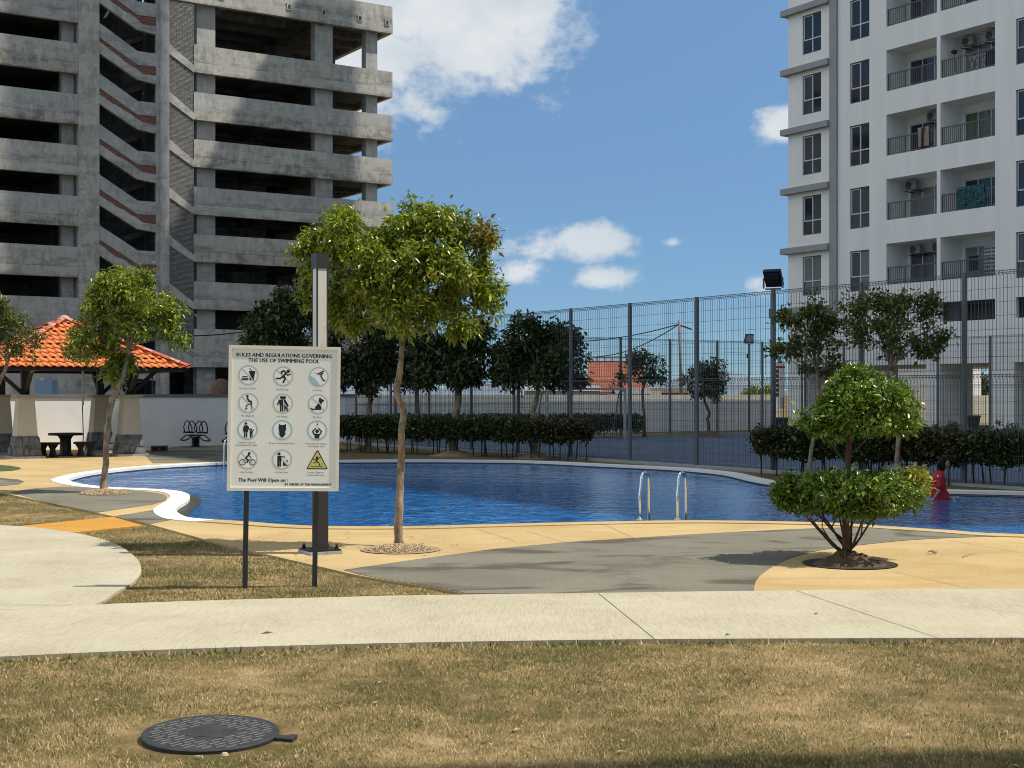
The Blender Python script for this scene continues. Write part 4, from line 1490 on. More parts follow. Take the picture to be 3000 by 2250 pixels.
def tcl(L):
    out = []
    for c in L:
        p = tpx(c[0], c[1], c[5])
        out.append((p.x, p.y, p.z, c[2] / kt * .93, c[2] / kt * .88, c[3] / kt * .9, c[4]) + tuple(c[6:7]))
    return out


lower = [(1836, 1066, 118, 40, 5200, 0), (1735, 1062, 62, 40, 1900, 0), (1940, 1062, 58, 40, 1900, 0), (1790, 1050, 80, 32, 1700, -.35), (1890, 1058, 80, 38, 1900, -.38), (1830, 1052, 90, 30, 1400, .3), (1975, 1048, 28, 26, 420, -.1, 1),
         (1955, 1030, 30, 18, 330, -.15, 1), (1700, 1070, 32, 30, 600, 0), (1810, 1080, 90, 30, 1500, -.2), (1885, 1094, 44, 20, 450, -.1), (1760, 1092, 36, 14, 260, 0)]
upper = [(1855, 878, 88, 60, 4200, 0), (1800, 905, 58, 46, 1500, -.1), (1920, 890, 60, 50, 1700, 0), (1850, 835, 62, 38, 1400, 0), (1865, 914, 98, 22, 1600, -.2), (1770, 914, 34, 24, 500, 0), (1950, 914, 32, 24, 500, 0), (1830, 880, 60, 50, 1200, -.3),
         (1900, 870, 60, 50, 1200, -.3), (1730, 910, 15, 20, 90, 0), (1850, 805, 26, 10, 150, 0)]
tk = dict(lumps=0, size=0.062, width=0.46, droop=0.2, twig=9, spread=0.055, shell=0.6, mats=[M['leaf_gloss'], M['leaf_yellow']])
leaf_cloud('lower_foliage', tcl(lower), M['leaf_gloss'], topi, seed=51, **tk)
leaf_cloud('upper_foliage', tcl(upper), M['leaf_gloss'], topi, seed=52, **tk)


def mound(name, label, px, py, rad, h, mat, seed, z0=0.0, rough=0.35):
    g = np.random.default_rng(seed)
    x0, y0 = G(px, py)
    o = thing(name, label, 'soil mound', (x0, y0, z0))
    mb = MB()
    nr, na = 7, 28
    for i in range(nr + 1):
        for k in range(na):
            a = 2 * math.pi * k / na
            q = i / nr
            rr = rad * q * (1 + 0.08 * math.sin(a * 3 + seed))
            z = h * (math.cos(q * math.pi) * 0.5 + 0.5) * (1 + g.uniform(-rough, rough)) + (0.0 if i < nr else -0.02)
            mb.v.append((rr * math.cos(a), rr * math.sin(a), z))
    for i in range(nr):
        for k in range(na):
            a, b = i * na + k, i * na + (k + 1) % na
            mb.f.append((a, a + na, b + na, b))
            mb.m.append(0)
    mb.build('mound', [mat], o, smooth=True)
    return o


def pebbles(name, label, px, py, rad, count, size, mat, seed, hgt=0.0):
    g = random.Random(seed)
    x0, y0 = G(px, py)
    mb = MB()
    for i in range(count):
        a, q = g.uniform(0, 6.283), math.sqrt(g.random())
        x, y = rad * q * math.cos(a), rad * q * math.sin(a)
        s = size * g.uniform(.5, 1.3)
        z = hgt * (1 - q * q) + s * .2
        rot = Matrix.Rotation(g.uniform(0, 6), 4, Vector((g.random(), g.random(), g.random() + .1)))
        vs = [Matrix.Translation((x, y, z)) @ rot @ Vector(p) for p in ((s, 0, 0), (-s * .8, .1 * s, 0), (0, s * .8, 0), (.1 * s, -s * .7, 0), (0, 0, s * .6), (0, 0, -s * .6))]
        mb.add(vs, [(0, 2, 4), (2, 1, 4), (1, 3, 4), (3, 0, 4), (2, 0, 5), (1, 2, 5), (3, 1, 5), (0, 3, 5)])
    o = mb.build(name, [mat], None, loc=(x0, y0, 0.008))
    return tag(o, label, 'gravel', kind='stuff')


M['pebble'] = plain('pale_pebble', (0.46, 0.345, 0.215), 0.9, 0.4, 20)
pit_m = plain('pit_shadow_soil', (0.035, 0.026, 0.018), 0.95, 0.4, 9, 0.6, 40)  # flat disc, the pit's inner shadow put into its dark colour


def pit(px, py, rad, m_=None):
    x0, y0 = G(px, py)
    mb = MB()
    nn_ = 40
    mb.sheet([(rad * math.cos(2 * math.pi * k / nn_), rad * math.sin(2 * math.pi * k / nn_)) for k in range(nn_)], 0.008)
    o = mb.build('tree_pit', [m_ or pit_m], None, loc=(x0, y0, 0))
    tag(o, kind='structure')


pit(865, 1188, .41, M['dry_soil'])
pit(1836, 1219, .44)
pit(228, 1067, .40, M['dry_soil'])
pebbles('gravel', 'loose pale gravel heaped round the slim bright tree', 862, 1188, .34, 900, .015, M['pebble'], 1, .04)
pebbles('gravel', 'loose pale gravel round the bent tree on the grey deck', 225, 1067, .40, 700, .02, M['pebble'], 2, .06)
mound('soil_mound', 'dark brown soil heaped round the clipped shrub', 1832, 1219, .405, .11, M['soil'], 3)
for (x, y, rad, lab) in ((794, 974, .7, 'low brown soil mound under the tree right of the sign'), (983, 983, .75, 'low sandy soil mound under the forked tree'), (1156, 988.5, .6, 'low sandy soil mound under the round tree by the hedge end')):
    mound('soil_mound', lab, x, y, rad, .14, M['dry_soil'], int(x), -0.01, .1)
mound('soil_mound', 'small dark mound under the far wavy tree beyond the court', 1530, 944, .8, .25, M['soil'], 9, -0.03, .1)


def hedge(name, label, pts, w, z0, z1, leaves, seed, stems, mats, red_from=None):
    """Clipped hedge along plan points, bare stems below."""
    g = random.Random(seed)
    pts = [Vector((p[0], p[1], 0)) for p in pts]
    o = thing(name, label, 'hedge', pts[0])
    segs = [(pts[i], pts[i + 1]) for i in range(len(pts) - 1)]
    tot = sum((b - a).length for a, b in segs)

    def at(s):
        s *= tot
        for a, b in segs:
            L = (b - a).length
            if s <= L + 1e-6:
                return a.lerp(b, s / L), (b - a).normalized()
            s -= L
        return pts[-1], (segs[-1][1] - segs[-1][0]).normalized()
    gg = np.random.default_rng(seed)
    ntw = int(leaves * tot / 9)
    ss = gg.random(ntw)
    pos, tn = [], []
    for q in ss:
        p, t = at(q)
        pos.append((p - pts[0]).to_tuple())
        tn.append((-t.y, t.x, 0))
    pos, tn = np.array(pos), np.array(tn)
    # twigs lie near the clipped faces
    fu, fv = gg.uniform(-1, 1, ntw), gg.uniform(-1, 1, ntw)
    push = gg.random(ntw) < .7
    which = gg.random(ntw)
    fu = np.where(push & (which < .5), np.sign(fu) * (1 - .2 * gg.random(ntw)), fu)
    fv = np.where(push & (which >= .5), np.where(which < .85, 1, -1) * (1 - .2 * gg.random(ntw)), fv)
    lum = 1 + .05 * np.sin(ss * tot * 3.1 + seed) + .04 * np.sin(ss * tot * 7.7)
    low = .10 * np.sin(ss * tot * 4.3 + 1) * (fv < 0)
    base = pos + tn * (fu * w / 2 * lum)[:, None]
    base[:, 2] = (z0 + z1) / 2 + fv * (z1 - z0) / 2 * (.94 + .06 * lum) + low * (z1 - z0)
    mi = np.array([1 if (red_from and red_from(q) and gg.random() < .6) else 0 for q in ss])
    cl = [(b_[0], b_[1], b_[2], .05, .05, .05, 9, int(m_)) for b_, m_ in zip(base, mi)]
    leaf_cloud('foliage', cl, mats[0], o, size=0.09, width=0.58, droop=0.0, twig=9, spread=0.10, mats=mats, shell=0.35, seed=seed, lumps=0)
    for i in range(stems):
        p, t = at((i + g.uniform(.1, .9)) / stems)
        q = p - pts[0] + Vector((g.uniform(-.2, .2), g.uniform(-.2, .2), 0))
        b = MB()
        zt = z0 + .1
        lean = g.uniform(-.08, .08)
        b.tube([q + Vector((0, 0, -.05)), q + Vector((lean * .5, 0, zt * .45)), q + Vector((lean, 0, zt))], [.018, .014, .012], 5)
        if g.random() < .7:
            s0 = q + Vector((lean * .5, 0, zt * .45))
            b.tube([s0, s0 + Vector((g.choice((-1, 1)) * g.uniform(.07, .18), g.uniform(-.05, .05), zt * .6))], [.011, .008], 5)
        b.build('stem', [M['stem']], o)
    return o


HM = [M['leaf_dark'], M['leaf_red']]
hedge('hedge', 'dark clipped hedge on bare stems behind the pool, reddish at its right end', [G(560, 967), G(725, 974), G(990, 983), G(1255, 993.5)], .85, .52, .85, 4200, 61, 60, HM, lambda s: s > .88)
hedge('hedge', 'far low hedge along the end of the blue court', [(-5.2, 50.0), (0.2, 50.4), (4.7, 51.2)], .8, .30, .74, 2400, 62, 26, [M['leaf_dark'], M['leaf_mid']])
hedge('hedge', 'dark clipped hedge on bare stems behind the swimmer, on the right', [G(1646, 1026), G(1850, 1035), G(2050, 1045), G(2212, 1052), G(2700, 1075)], 0.8, .47, .82, 4000, 63, 34, HM, lambda s: s < .06 or .3 < s < .5)
for (x, y, lab) in ((2010, 925, 'small sparse bush at the foot of the second tower pier'), (2045, 925, 'small dark bush beside the wheeled bin under the tower'), (2165, 925, 'low wide bush before the right tower pier')):
    p = G(x, 942)
    o = thing('bush', lab, 'bush', (p[0], p[1], 0), 0, 'bushes along the tower front')
    leaf_cloud('foliage', [(0, 0, .3, .5, .4, .26, 260), (.35, 0, .26, .35, .3, .2, 130)], M['leaf_dark'], o, size=.12, width=.5, seed=int(x), twig=8)
    b = MB()
    for q in range(5):
        b.tube([(q * .1 - .2, 0, -.03), (q * .14 - .28, .02, .3)], .012, 5)
    b.build('stem', [M['stem']], o)

# ------------------------------------------------------------------ grass
def grass(name, label, polys, dens, lmin, lmax, seed, excl=()):
    g = np.random.default_rng(seed)
    allv = []
    for poly, dn in zip(polys, dens):
        px = np.array(poly)
        x0, y0 = px.min(0)
        x1, y1 = px.max(0)
        n = int((x1 - x0) * (y1 - y0) * dn)
        x, y = g.uniform(x0, x1, n), g.uniform(y0, y1, n)
        k = in_poly(x, y, poly)
        for (ex, ey, er) in excl:
            k &= ((x - ex) ** 2 + (y - ey) ** 2) > er ** 2 * (0.8 + 0.5 * g.random(n))
        # thin, worn patches
        f = (np.sin(x * 2.1 + 1.3 * np.sin(y * 1.7)) + np.sin(y * 2.9 + 1.1 * np.sin(x * 1.3) + 2) + .8 * np.sin(x * 5.3 + y * 4.1)) / 2.8
        k &= g.random(n) < np.clip(0.75 + 0.55 * f, 0.12, 1.0)
        x, y = x[k], y[k]
        n = len(x)
        a = g.uniform(0, 6.283, n)
        L = g.uniform(lmin, lmax, n)
        lean = g.uniform(0.55, 1.45, n)
        w = L * g.uniform(.11, .2, n)
        b = np.stack([x, y, np.full(n, -0.024)], 1)
        dirv = np.stack([np.cos(a) * np.sin(lean), np.sin(a) * np.sin(lean), np.cos(lean)], 1)
        sd = np.stack([-np.sin(a), np.cos(a), np.zeros(n)], 1)
        v = np.stack([b - sd * w[:, None] * .5, b + sd * w[:, None] * .5, b + dirv * L[:, None]], 1)
        allv.append(v.reshape(-1, 3))
    v = np.concatenate(allv)
    t = np.arange(len(v)).reshape(-1, 3)
    o = link(name, np_mesh(name, v, t, [M['blade']]))
    return tag(o, label, 'grass', kind='stuff')


man = (-1.427, 6.575, .45)
front = [(-5.4, 5.2), (5.4, 5.2), (5.4, 9.06)] + [(p[0], p[1] - .04) for p in path_near[::-1] if -5.4 < p[0] < 5.4] + [(-5.4, 7.85)]
edge_f = crom(path_near, False, 6)
edge_strip = [(p[0], p[1] + .015) for p in edge_f if -5.4 < p[0] < 5.4] + [(p[0], p[1] - .2) for p in edge_f if -5.4 < p[0] < 5.4][::-1]
grass('lawn_grass', 'short half dry lawn grass in the foreground', [front, edge_strip], [14000, 7000], .012, .031, 71, [man])
fringe = [(p[0], p[1] + .012) for p in edge_f if -5.4 < p[0] < 5.4] + [(p[0], p[1] - .07) for p in edge_f if -5.4 < p[0] < 5.4][::-1]
grass('lawn_fringe', 'ragged longer grass along the near edge of the footpath', [fringe], [5500], .03, .065, 73)
mid_poly = gp([(200, 1306), (480, 1296.5), (737, 1290.2), (885, 1287), (1005, 1284), (930, 1269), (830, 1254), (760, 1241), (700, 1227), (617, 1208), (467, 1173), (327, 1134.5), (312, 1133.5), (150, 1149.5), (240, 1171), (292, 1202), (307, 1232), (289, 1258), (256, 1279)])
left_poly = gp([(-200, 1042), (0, 1064), (113, 1089), (213, 1109), (240, 1116), (37, 1136), (0, 1134), (-200, 1128)])
grass('lawn_grass', 'short half dry lawn grass between the plaza and the deck', [mid_poly, left_poly], [8000, 2200], .016, .036, 72)
# ------------------------------------------------------------------ mesh fences round the court
SP, FH = 2.4, 3.69
post_me = MB().box(-.035, .035, -.03, .03, -.05, FH + .02).mesh('post', [M['steel_grey']])
post_me.update()


def panel_mesh(zz0, zz1):
    b = MB()
    w = SP - .08
    nw = 31
    prof = [(zz0 + .03, 0)]
    for i in range(nw):
        x = .04 + w * (i + .5) / nw
        b.box(x - .003, x + .003, -.003, .003, zz0 + .03, zz1 - .07)
        # the wires kink outward at the top
        b.bar((x, 0, zz1 - .07), (x, -.05, zz1 - .035), .007)
        b.bar((x, -.05, zz1 - .035), (x, 0, zz1), .007)
    z = zz0 + .05
    i = 0
    while z < zz1:
        b.box(.04, .04 + w, -.009, -.0037, z - .003, z + .003)
        z += .233
    b.box(.04, .04 + w, -.005, .005, zz1, zz1 + .012)
    b.box(.04, .04 + w, -.056, -.048, zz1 - .04, zz1 - .03)
    return b.mesh('mesh_panel', [M['fence_wire']])


pan_lo, pan_hi = panel_mesh(0.02, 1.92), panel_mesh(1.95, FH)


def fence(name, label, p, ang, n, skip=()):
    t = thing(name, label, 'fence', p, ang)
    for i in range(n + 1):
        if i not in skip:
            link('post', post_me, t, (i * SP, 0, 0))
        if i < n:
            link('mesh_panel', pan_lo, t, (i * SP, 0, 0))
            link('mesh_panel', pan_hi, t, (i * SP, 0, 0))
    return t


FP = Vector((2.75, 32.4, 0))
fence('court_fence', 'tall grey wire mesh fence between the pool and the court', FP - AX * SP * 7, ANG_A, 17, skip=(9,))
fence('court_fence', 'far end wire mesh fence of the court, in front of the long shaded wall', (-6.0, 46.1, 0), ANG_B, 9)
fence('court_fence', 'far side wire mesh fence of the court, before the white tower', Vector((17.4, 50.5, 0)) - AX * SP * 4, ANG_A, 12)


def floodlight(label, p, hgt, r, yaw, face):
    t = thing('floodlight_mast', label, 'floodlight', p, yaw, 'court floodlights')
    MB().tube([(0, 0, -.05), (0, 0, hgt - .33)], r, 10).build('mast', [M['steel_grey']], t, smooth=True)
    b = MB()
    b.box(-.16, .16, -.03, .03, hgt - .36, hgt - .33)
    b.box(-.21, -.19, -.03, .03, hgt - .33, hgt - .12)
    b.box(.19, .21, -.03, .03, hgt - .33, hgt - .12)
    b.build('bracket', [M['steel_grey']], t)
    lamp = MB()
    Mx = Matrix.Translation((0, -.02, hgt - .12)) @ Matrix.Rotation(face, 4, 'X')
    lamp.mbox(Mx, .36, .09, .38)
    lamp.mbox(Mx @ Matrix.Translation((0, .06, 0)), .28, .05, .28)
    o = lamp.build('lamp_head', [M['black']], t)
    MB().mbox(Mx @ Matrix.Translation((0, -.047, 0)), .30, .006, .30).build('lens', [plain('floodlight_lens', (.4, .41, .43), .2, .05)], o)
    MB().box(-.05, .05, .05, .13, hgt - .95, hgt - .75).build('junction_box', [M['steel_grey']], t)


p1 = FP + AX * SP * 2
floodlight('black floodlight on a grey mast beside the tower corner, seen from behind', p1, 4.08, .05, R(152), R(-38))
floodlight('smaller floodlight facing the viewer at the far corner of the court', (10.0, 58.6, 0), 4.04, .045, R(15), R(15))

# ------------------------------------------------------------------ rules sign
sg = thing('rules_sign', 'white swimming pool rules board on two dark posts in the grass', 'sign', (-1.937, 11.58, -0.04))
sg.rotation_euler = (0, R(0.9), R(9))
M['sign_frame'] = plain('off_white_sign_frame', (0.74, 0.70, 0.61), 0.55, 0.05, 4)
M['sign_face'] = plain('off_white_sign_face', (0.84, 0.82, 0.75), 0.5, 0.03, 6)
M['ink'] = plain('black_print', (0.02, 0.02, 0.022), 0.5, 0.05)
M['ring_grey'] = plain('faded_grey_print', (0.56, 0.55, 0.52), 0.5, 0.03)
M['ring_blue'] = plain('pale_blue_print', (0.36, 0.55, 0.58), 0.5, 0.03)
M['blue_fill'] = plain('water_blue_print', (0.36, 0.56, 0.63), 0.5, 0.03)
M['yellow_print'] = plain('yellow_print', (0.62, 0.56, 0.16), 0.5, 0.03)
M['white_print'] = plain('white_print', (0.88, 0.87, 0.83), 0.5, 0.02)
for x in (-.287, .287):
    MB().box(x - .021, x + .021, .0, .042, -.05, 1.98).build('post', [M['charcoal']], sg)
BZ0, BZ1, BW = .83, 2.035, .459
BX0 = .013
b = MB()
t_ = .028
b.box(BX0 - BW, BX0 + BW, -.055, -.002, BZ0, BZ0 + t_)
b.box(BX0 - BW, BX0 + BW, -.055, -.002, BZ1 - t_, BZ1)
b.box(BX0 - BW, BX0 - BW + t_, -.055, -.002, BZ0 + t_, BZ1 - t_)
b.box(BX0 + BW - t_, BX0 + BW, -.055, -.002, BZ0 + t_, BZ1 - t_)
b.build('frame', [M['sign_frame']], sg)
panel = MB().box(BX0 - BW + t_, BX0 + BW - t_, -.045, -.004, BZ0 + t_, BZ1 - t_).build('panel', [M['sign_face']], sg)
YF = -.0456
KPX = .000856


def sxy(cx, cy):
    """Close-up pixel on the sign to board metres, with the board's lean taken out."""
    x = (cx - 742) * KPX + (cy - 880) * KPX * 0.014
    z = (BZ0 + BZ1) / 2 - (cy - 880) * KPX
    return BX0 + x, z


def text(s, cx, cy, wpx, hpx, bold=0.0, align='CENTER'):
    cu = bpy.data.curves.new('lettering', 'FONT')
    cu.body = s
    cu.size = 1.0
    cu.align_x = 'CENTER'
    cu.offset = 0.0
    cu.resolution_u = 2
    ob = bpy.data.objects.new('tmp', cu)
    COL.objects.link(ob)
    bpy.context.view_layer.update()
    dg = bpy.context.evaluated_depsgraph_get()
    me = bpy.data.meshes.new_from_object(ob.evaluated_get(dg))
    bpy.data.objects.remove(ob)
    co = np.empty(len(me.vertices) * 3)
    me.vertices.foreach_get('co', co)
    co = co.reshape(-1, 3)
    w = co[:, 0].max() - co[:, 0].min()
    cap = 0.69
    x, z = sxy(cx, cy)
    out = np.zeros_like(co)
    out[:, 0] = x + (co[:, 0] - (co[:, 0].max() + co[:, 0].min()) / 2) * (wpx * KPX / w)
    out[:, 2] = z + (co[:, 1] - cap / 2) * (hpx * KPX / cap)
    out[:, 1] = YF
    me.vertices.foreach_set('co', out.ravel())
    if bold and hpx > 20:
        # heavier strokes: the same outline once more, a hair to the side and proud
        bm = bmesh.new()
        bm.from_mesh(me)
        d = bmesh.ops.duplicate(bm, geom=bm.verts[:] + bm.edges[:] + bm.faces[:])
        for v in d['geom']:
            if isinstance(v, bmesh.types.BMVert):
                v.co.x += KPX * 3.6
                v.co.z += KPX * 0.8
                v.co.y -= .0002
        bm.to_mesh(me)
        bm.free()
    me.materials.clear()
    me.materials.append(M['ink'])
    me.update()
    return link('lettering', me, panel)


text('RULES AND REGULATIONS GOVERNING', 742, 268, 912, 36, .004)
text('THE USE OF SWIMMING POOL', 739, 319, 680, 36, .004)
for s, cx, cy, w, h in (('No Food or Drink', 392, 593, 160, 16), ('No Running', 726, 597, 112, 16), ('No Diving', 1062, 600, 92, 16),
                        ('No Lifeguard', 392, 857, 122, 16), ('No Petting', 722, 861, 100, 16), ('No Pets', 1062, 863, 82, 16),
                        ('Children must be', 386, 1117, 160, 16), ('accompanied by adult', 382, 1141, 205, 16), ('Proper Swimming Attire', 722, 1120, 244, 16),
                        ('Please shower before', 1050, 1121, 200, 16), ('entering the pool', 1050, 1146, 158, 16), ('No Cycling', 386, 1402, 114, 16), ('Do Not Litter', 722, 1402, 118, 16),
                        ('Caution! Slippery', 1044, 1402, 160, 16), ('surface when wet', 1044, 1427, 164, 16)):
    text(s, cx, cy, w, h, .004)
text('The Pool Will Open on :', 541, 1478, 472, 34, .004)
text('BY ORDER OF THE MANAGEMENT', 972, 1520, 446, 22, .004)


class Pic:
    def __init__(self, cx, cy, r=98):
        self.c, self.k, self.b = sxy(cx, cy), r * KPX, MB()
        self.lay = 0

    def pt(self, x, y):
        return (self.c[0] + x * self.k, YF - self.lay * .0003, self.c[1] + y * self.k)

    def poly(self, pts, mi=0):
        vs = [self.pt(*p) for p in pts]
        ar = sum(pts[i][0] * pts[(i + 1) % len(pts)][1] - pts[(i + 1) % len(pts)][0] * pts[i][1] for i in range(len(pts)))
        tri = tessellate_polygon([[Vector((p[0], p[1], 0)) for p in pts]])
        fs = []
        for t in tri:
            a, b_, c = (Vector((pts[i][0], pts[i][1], 0)) for i in t)
            fs.append(tuple(t) if (b_ - a).cross(c - a).z > 0 else tuple(t)[::-1])
        self.b.add(vs, fs, mi)
        return self

    def disc(self, x, y, r, mi=0, n=18, sx=1.0):
        return self.poly([(x + r * sx * math.cos(2 * math.pi * i / n), y + r * math.sin(2 * math.pi * i / n)) for i in range(n)], mi)

    def ring(self, r0, r1, mi, x=0, y=0, n=36):
        vs = [self.pt(x + rr * math.cos(2 * math.pi * i / n), y + rr * math.sin(2 * math.pi * i / n)) for i in range(n) for rr in (r0, r1)]
        self.b.add(vs, [(2 * i, 2 * i + 1, (2 * i + 3) % (2 * n), (2 * i + 2) % (2 * n)) for i in range(n)], mi)
        return self

    def line(self, pts, w, mi=0):
        for (x0, y0), (x1, y1) in zip(pts[:-1], pts[1:]):
            L = math.hypot(x1 - x0, y1 - y0)
            nx, ny = -(y1 - y0) / L * w / 2, (x1 - x0) / L * w / 2
            self.poly([(x0 + nx, y0 + ny), (x0 - nx, y0 - ny), (x1 - nx, y1 - ny), (x1 + nx, y1 + ny)], mi)
        for x, y in pts:
            self.disc(x, y, w / 2, mi, 8)
        return self

    def up(self):
        self.lay += 1
        return self

    def done(self):
        return self.b.build('pictogram', [M['ink'], M['ring_grey'], M['ring_blue'], M['blue_fill'], M['yellow_print'], M['white_print']], panel)


def base(cx, cy, ring=1, slash=True):
    p = Pic(cx, cy)
    p.disc(0, 0, .84, 5, 32).up().ring(.84, 1.0, ring).up()
    if slash:
        p.line([(-.6, .6), (.6, -.6)], .12, 1)
    p.up()
    return p


# food and drink
p = base(400, 465)
p.poly([(.03, .42), (.68, .42), (.52, -.5), (.25, -.14), (.16, .05)]).line([(.3, .45), (.2, .62), (.12, .66)], .07).poly([(.12, -.16), (.4, -.5), (.12, -.5)])
p.poly([(-.62, -.2), (-.55, -.1), (-.1, -.1), (-.02, -.2)]).line([(-.62, -.32), (-.02, -.32)], .09).line([(-.62, -.45), (-.02, -.45)], .1).done()
# running
p = base(733, 470)
p.disc(.48, .5, .17).line([(-.2, .42), (.05, .55), (.28, .32), (.0, .0), (-.02, -.1)], .16).line([(.28, .32), (.42, .1), (.7, .22)], .12).line([(-.2, .42), (-.12, .22)], .12)
p.line([(.02, .06), (.2, -.2), (.02, -.6)], .17).line([(-.02, -.02), (-.3, -.22), (-.68, -.22)], .15).done()
# diving
p = base(1075, 470, 1, False)
p.line([(-.5, .5), (-.2, .3)], .06, 1)
p.poly([(-.86, .08), (-.6, .0), (-.2, -.35), (.15, -.84), (-.25, -.84), (-.6, -.62), (-.84, -.2)], 3)
p.line([(.48, .6), (.2, .44), (-.12, .28)], .13).line([(.42, .38), (.1, .2)], .11).line([(.3, .34), (.22, .06), (.46, -.34), (.62, -.34)], .12).done()
# lifeguard chair
p = base(400, 735)
p.disc(-.1, .68, .12).line([(-.08, .48), (.05, .2), (.26, .16), (.3, -.08)], .17).line([(-.12, -.12), (.3, -.12)], .07).line([(-.12, -.1), (-.26, -.7)], .06).line([(.3, -.1), (.36, -.72)], .06)
p.line([(-.2, -.22), (-.06, -.22)], .05).line([(-.26, -.38), (-.05, -.38)], .05).line([(-.3, -.54), (-.05, -.54)], .05).done()
# couple
p = base(730, 735)
p.disc(-.14, .6, .15).disc(.14, .6, .15).poly([(-.4, .3), (-.2, .4), (.0, .4), (.05, -.2), (-.32, -.2)]).line([(-.36, .3), (-.52, -.12)], .12).line([(-.2, -.2), (-.2, -.74)], .15).line([(-.02, -.2), (-.02, -.74)], .13)
p.poly([(.08, .42), (.24, .42), (.36, .2), (.58, -.2), (.5, -.4), (.12, .1)]).poly([(.14, -.1), (.48, -.46), (.4, -.58), (.12, -.4)]).line([(.2, -.5), (.2, -.72)], .12).line([(.4, -.56), (.46, -.72)], .12)
p.poly([(-.08, .44), (.02, .36), (.1, .46), (.0, .54)]).done()
# dog
p = base(1068, 735)
p.poly([(.1, .58), (.2, .66), (.34, .52), (.6, .4), (.56, .24), (.4, .22), (.36, -.1), (.12, .18), (.06, .3)]).poly([(.05, .1), (.3, -.2), (.34, -.58), (-.22, -.58), (-.3, -.3), (-.1, -.1)]).line([(-.24, -.5), (-.5, -.56), (-.66, -.42)], .13).done()
# adult and child
p = base(393, 992, 2, False)
p.disc(-.16, .6, .13).poly([(-.34, .42), (.02, .42), (.1, .1), (.06, -.22), (-.4, -.22), (-.44, .1)]).line([(-.27, -.2), (-.27, -.72)], .14).line([(-.08, -.2), (-.08, -.72)], .14).line([(.02, .36), (.2, -.02)], .09)
p.disc(.36, .0, .12).poly([(.22, -.14), (.5, -.14), (.5, -.46), (.22, -.46)]).line([(.3, -.4), (.3, -.72)], .11).line([(.44, -.4), (.44, -.72)], .11).line([(.5, -.16), (.62, .02)], .08).done()
# swimsuit
p = base(724, 992, 2, False)
p.poly([(-.32, .64), (-.18, .5), (.18, .5), (.34, .64), (.4, .1), (.28, -.2), (.26, -.5), (.1, -.74), (-.1, -.74), (-.26, -.5), (-.28, -.2), (-.36, .1)]).line([(-.34, -.28), (-.32, -.44)], .05).line([(.34, -.28), (.32, -.44)], .05).done()
# shower
p = base(1060, 992, 2, False)
p.line([(0, .84), (0, .62)], .05).poly([(-.1, .52), (.1, .52), (.03, .66), (-.03, .66)]).disc(0, -.08, .18).line([(-.16, .18), (-.44, -.1), (-.26, -.42)], .13).line([(.16, .18), (.44, -.1), (.26, -.42)], .13).poly([(-.26, -.34), (.26, -.34), (.22, -.8), (-.22, -.8)])
for x in (-.12, .0, .12):
    p.line([(x * .6, .44), (x, .2)], .02, 2)
p.done()
# bicycle
p = base(393, 1278)
p.ring(.24, .31, 0, -.48, -.3, 20).ring(.24, .31, 0, .48, -.3, 20).disc(.16, .56, .14).line([(.1, .4), (-.16, .12)], .16).line([(.14, .34), (.36, .2)], .08).line([(-.16, .1), (.04, -.12), (-.04, -.34)], .12).line([(-.48, -.3), (-.2, .04), (.2, -.04), (.0, -.3), (-.48, -.3)], .05).line([(.48, -.3), (.3, .14)], .05).done()
# litter
p = base(722, 1278)
p.disc(-.28, .56, .15).poly([(-.46, .34), (-.08, .36), (-.04, -.1), (-.44, -.1)]).line([(-.1, .34), (.1, .22), (.26, .3)], .1).line([(-.36, -.1), (-.36, -.64)], .17).line([(-.16, -.1), (-.16, -.64)], .17)
p.poly([(.12, -.2), (.26, -.34), (.56, -.62), (.1, -.62)]).line([(.3, .06), (.3, .08)], .08).line([(.4, -.08), (.56, -.12), (.5, -.3)], .07).done()
# slippery triangle
p = Pic(1062, 1280)
p.poly([(-1.04, -.84), (-.98, -.92), (.98, -.92), (1.04, -.84), (.1, .92), (0, .96), (-.1, .92)], 0).up().poly([(-.93, -.82), (.93, -.82), (.03, .82), (-.03, .82)], 4).up()
p.disc(-.02, .26, .11).line([(-.38, .02), (-.1, .1), (.12, .14), (.34, .3)], .09).line([(-.02, .12), (-.06, -.16)], .17).line([(-.06, -.16), (.16, -.3), (.26, -.56)], .1).line([(-.1, -.16), (-.34, -.3)], .1).line([(-.6, -.64), (.56, -.64)], .05).line([(.38, -.5), (.52, -.36)], .04).done()

# ------------------------------------------------------------------ lamp post
lx, ly = G(690, 1196)
lp = thing('lamp_post', 'square dark lamp post with pale light panels, behind the rules sign', 'lamp post', (lx, ly + .05, 0), R(30))
H_ = 3.0
hw = .062
MB().box(-.17, .17, -.17, .17, .0, .03).build('concrete_pad', [M['concrete_grey']], lp)
MB().box(-.16, .16, -.16, .16, .031, .046).build('base_plate', [M['black']], lp)
for sx in (-1, 1):
    for sy in (-1, 1):
        b = MB()
        b.lathe([(.022, 0), (.022, .02)], 6, (sx * .125, sy * .125, .046))
        b.lathe([(.012, 0), (.012, .025)], 8, (sx * .125, sy * .125, .066))
        b.build('bolt', [M['black']], lp)
MB().box(-hw, hw, -hw, hw, .0462, 1.42).build('shaft', [M['charcoal']], lp)
b = MB()
for sx in (-1, 1):
    for sy in (-1, 1):
        b.box(min(sx * hw, sx * (hw - .014)), max(sx * hw, sx * (hw - .014)), min(sy * hw, sy * (hw - .014)), max(sy * hw, sy * (hw - .014)), 1.4202, H_ - .15)
b.build('corner_frame', [M['charcoal']], lp)
M['diffuser'] = plain('milky_diffuser', (0.60, 0.57, 0.50), 0.35, 0.06, 3)
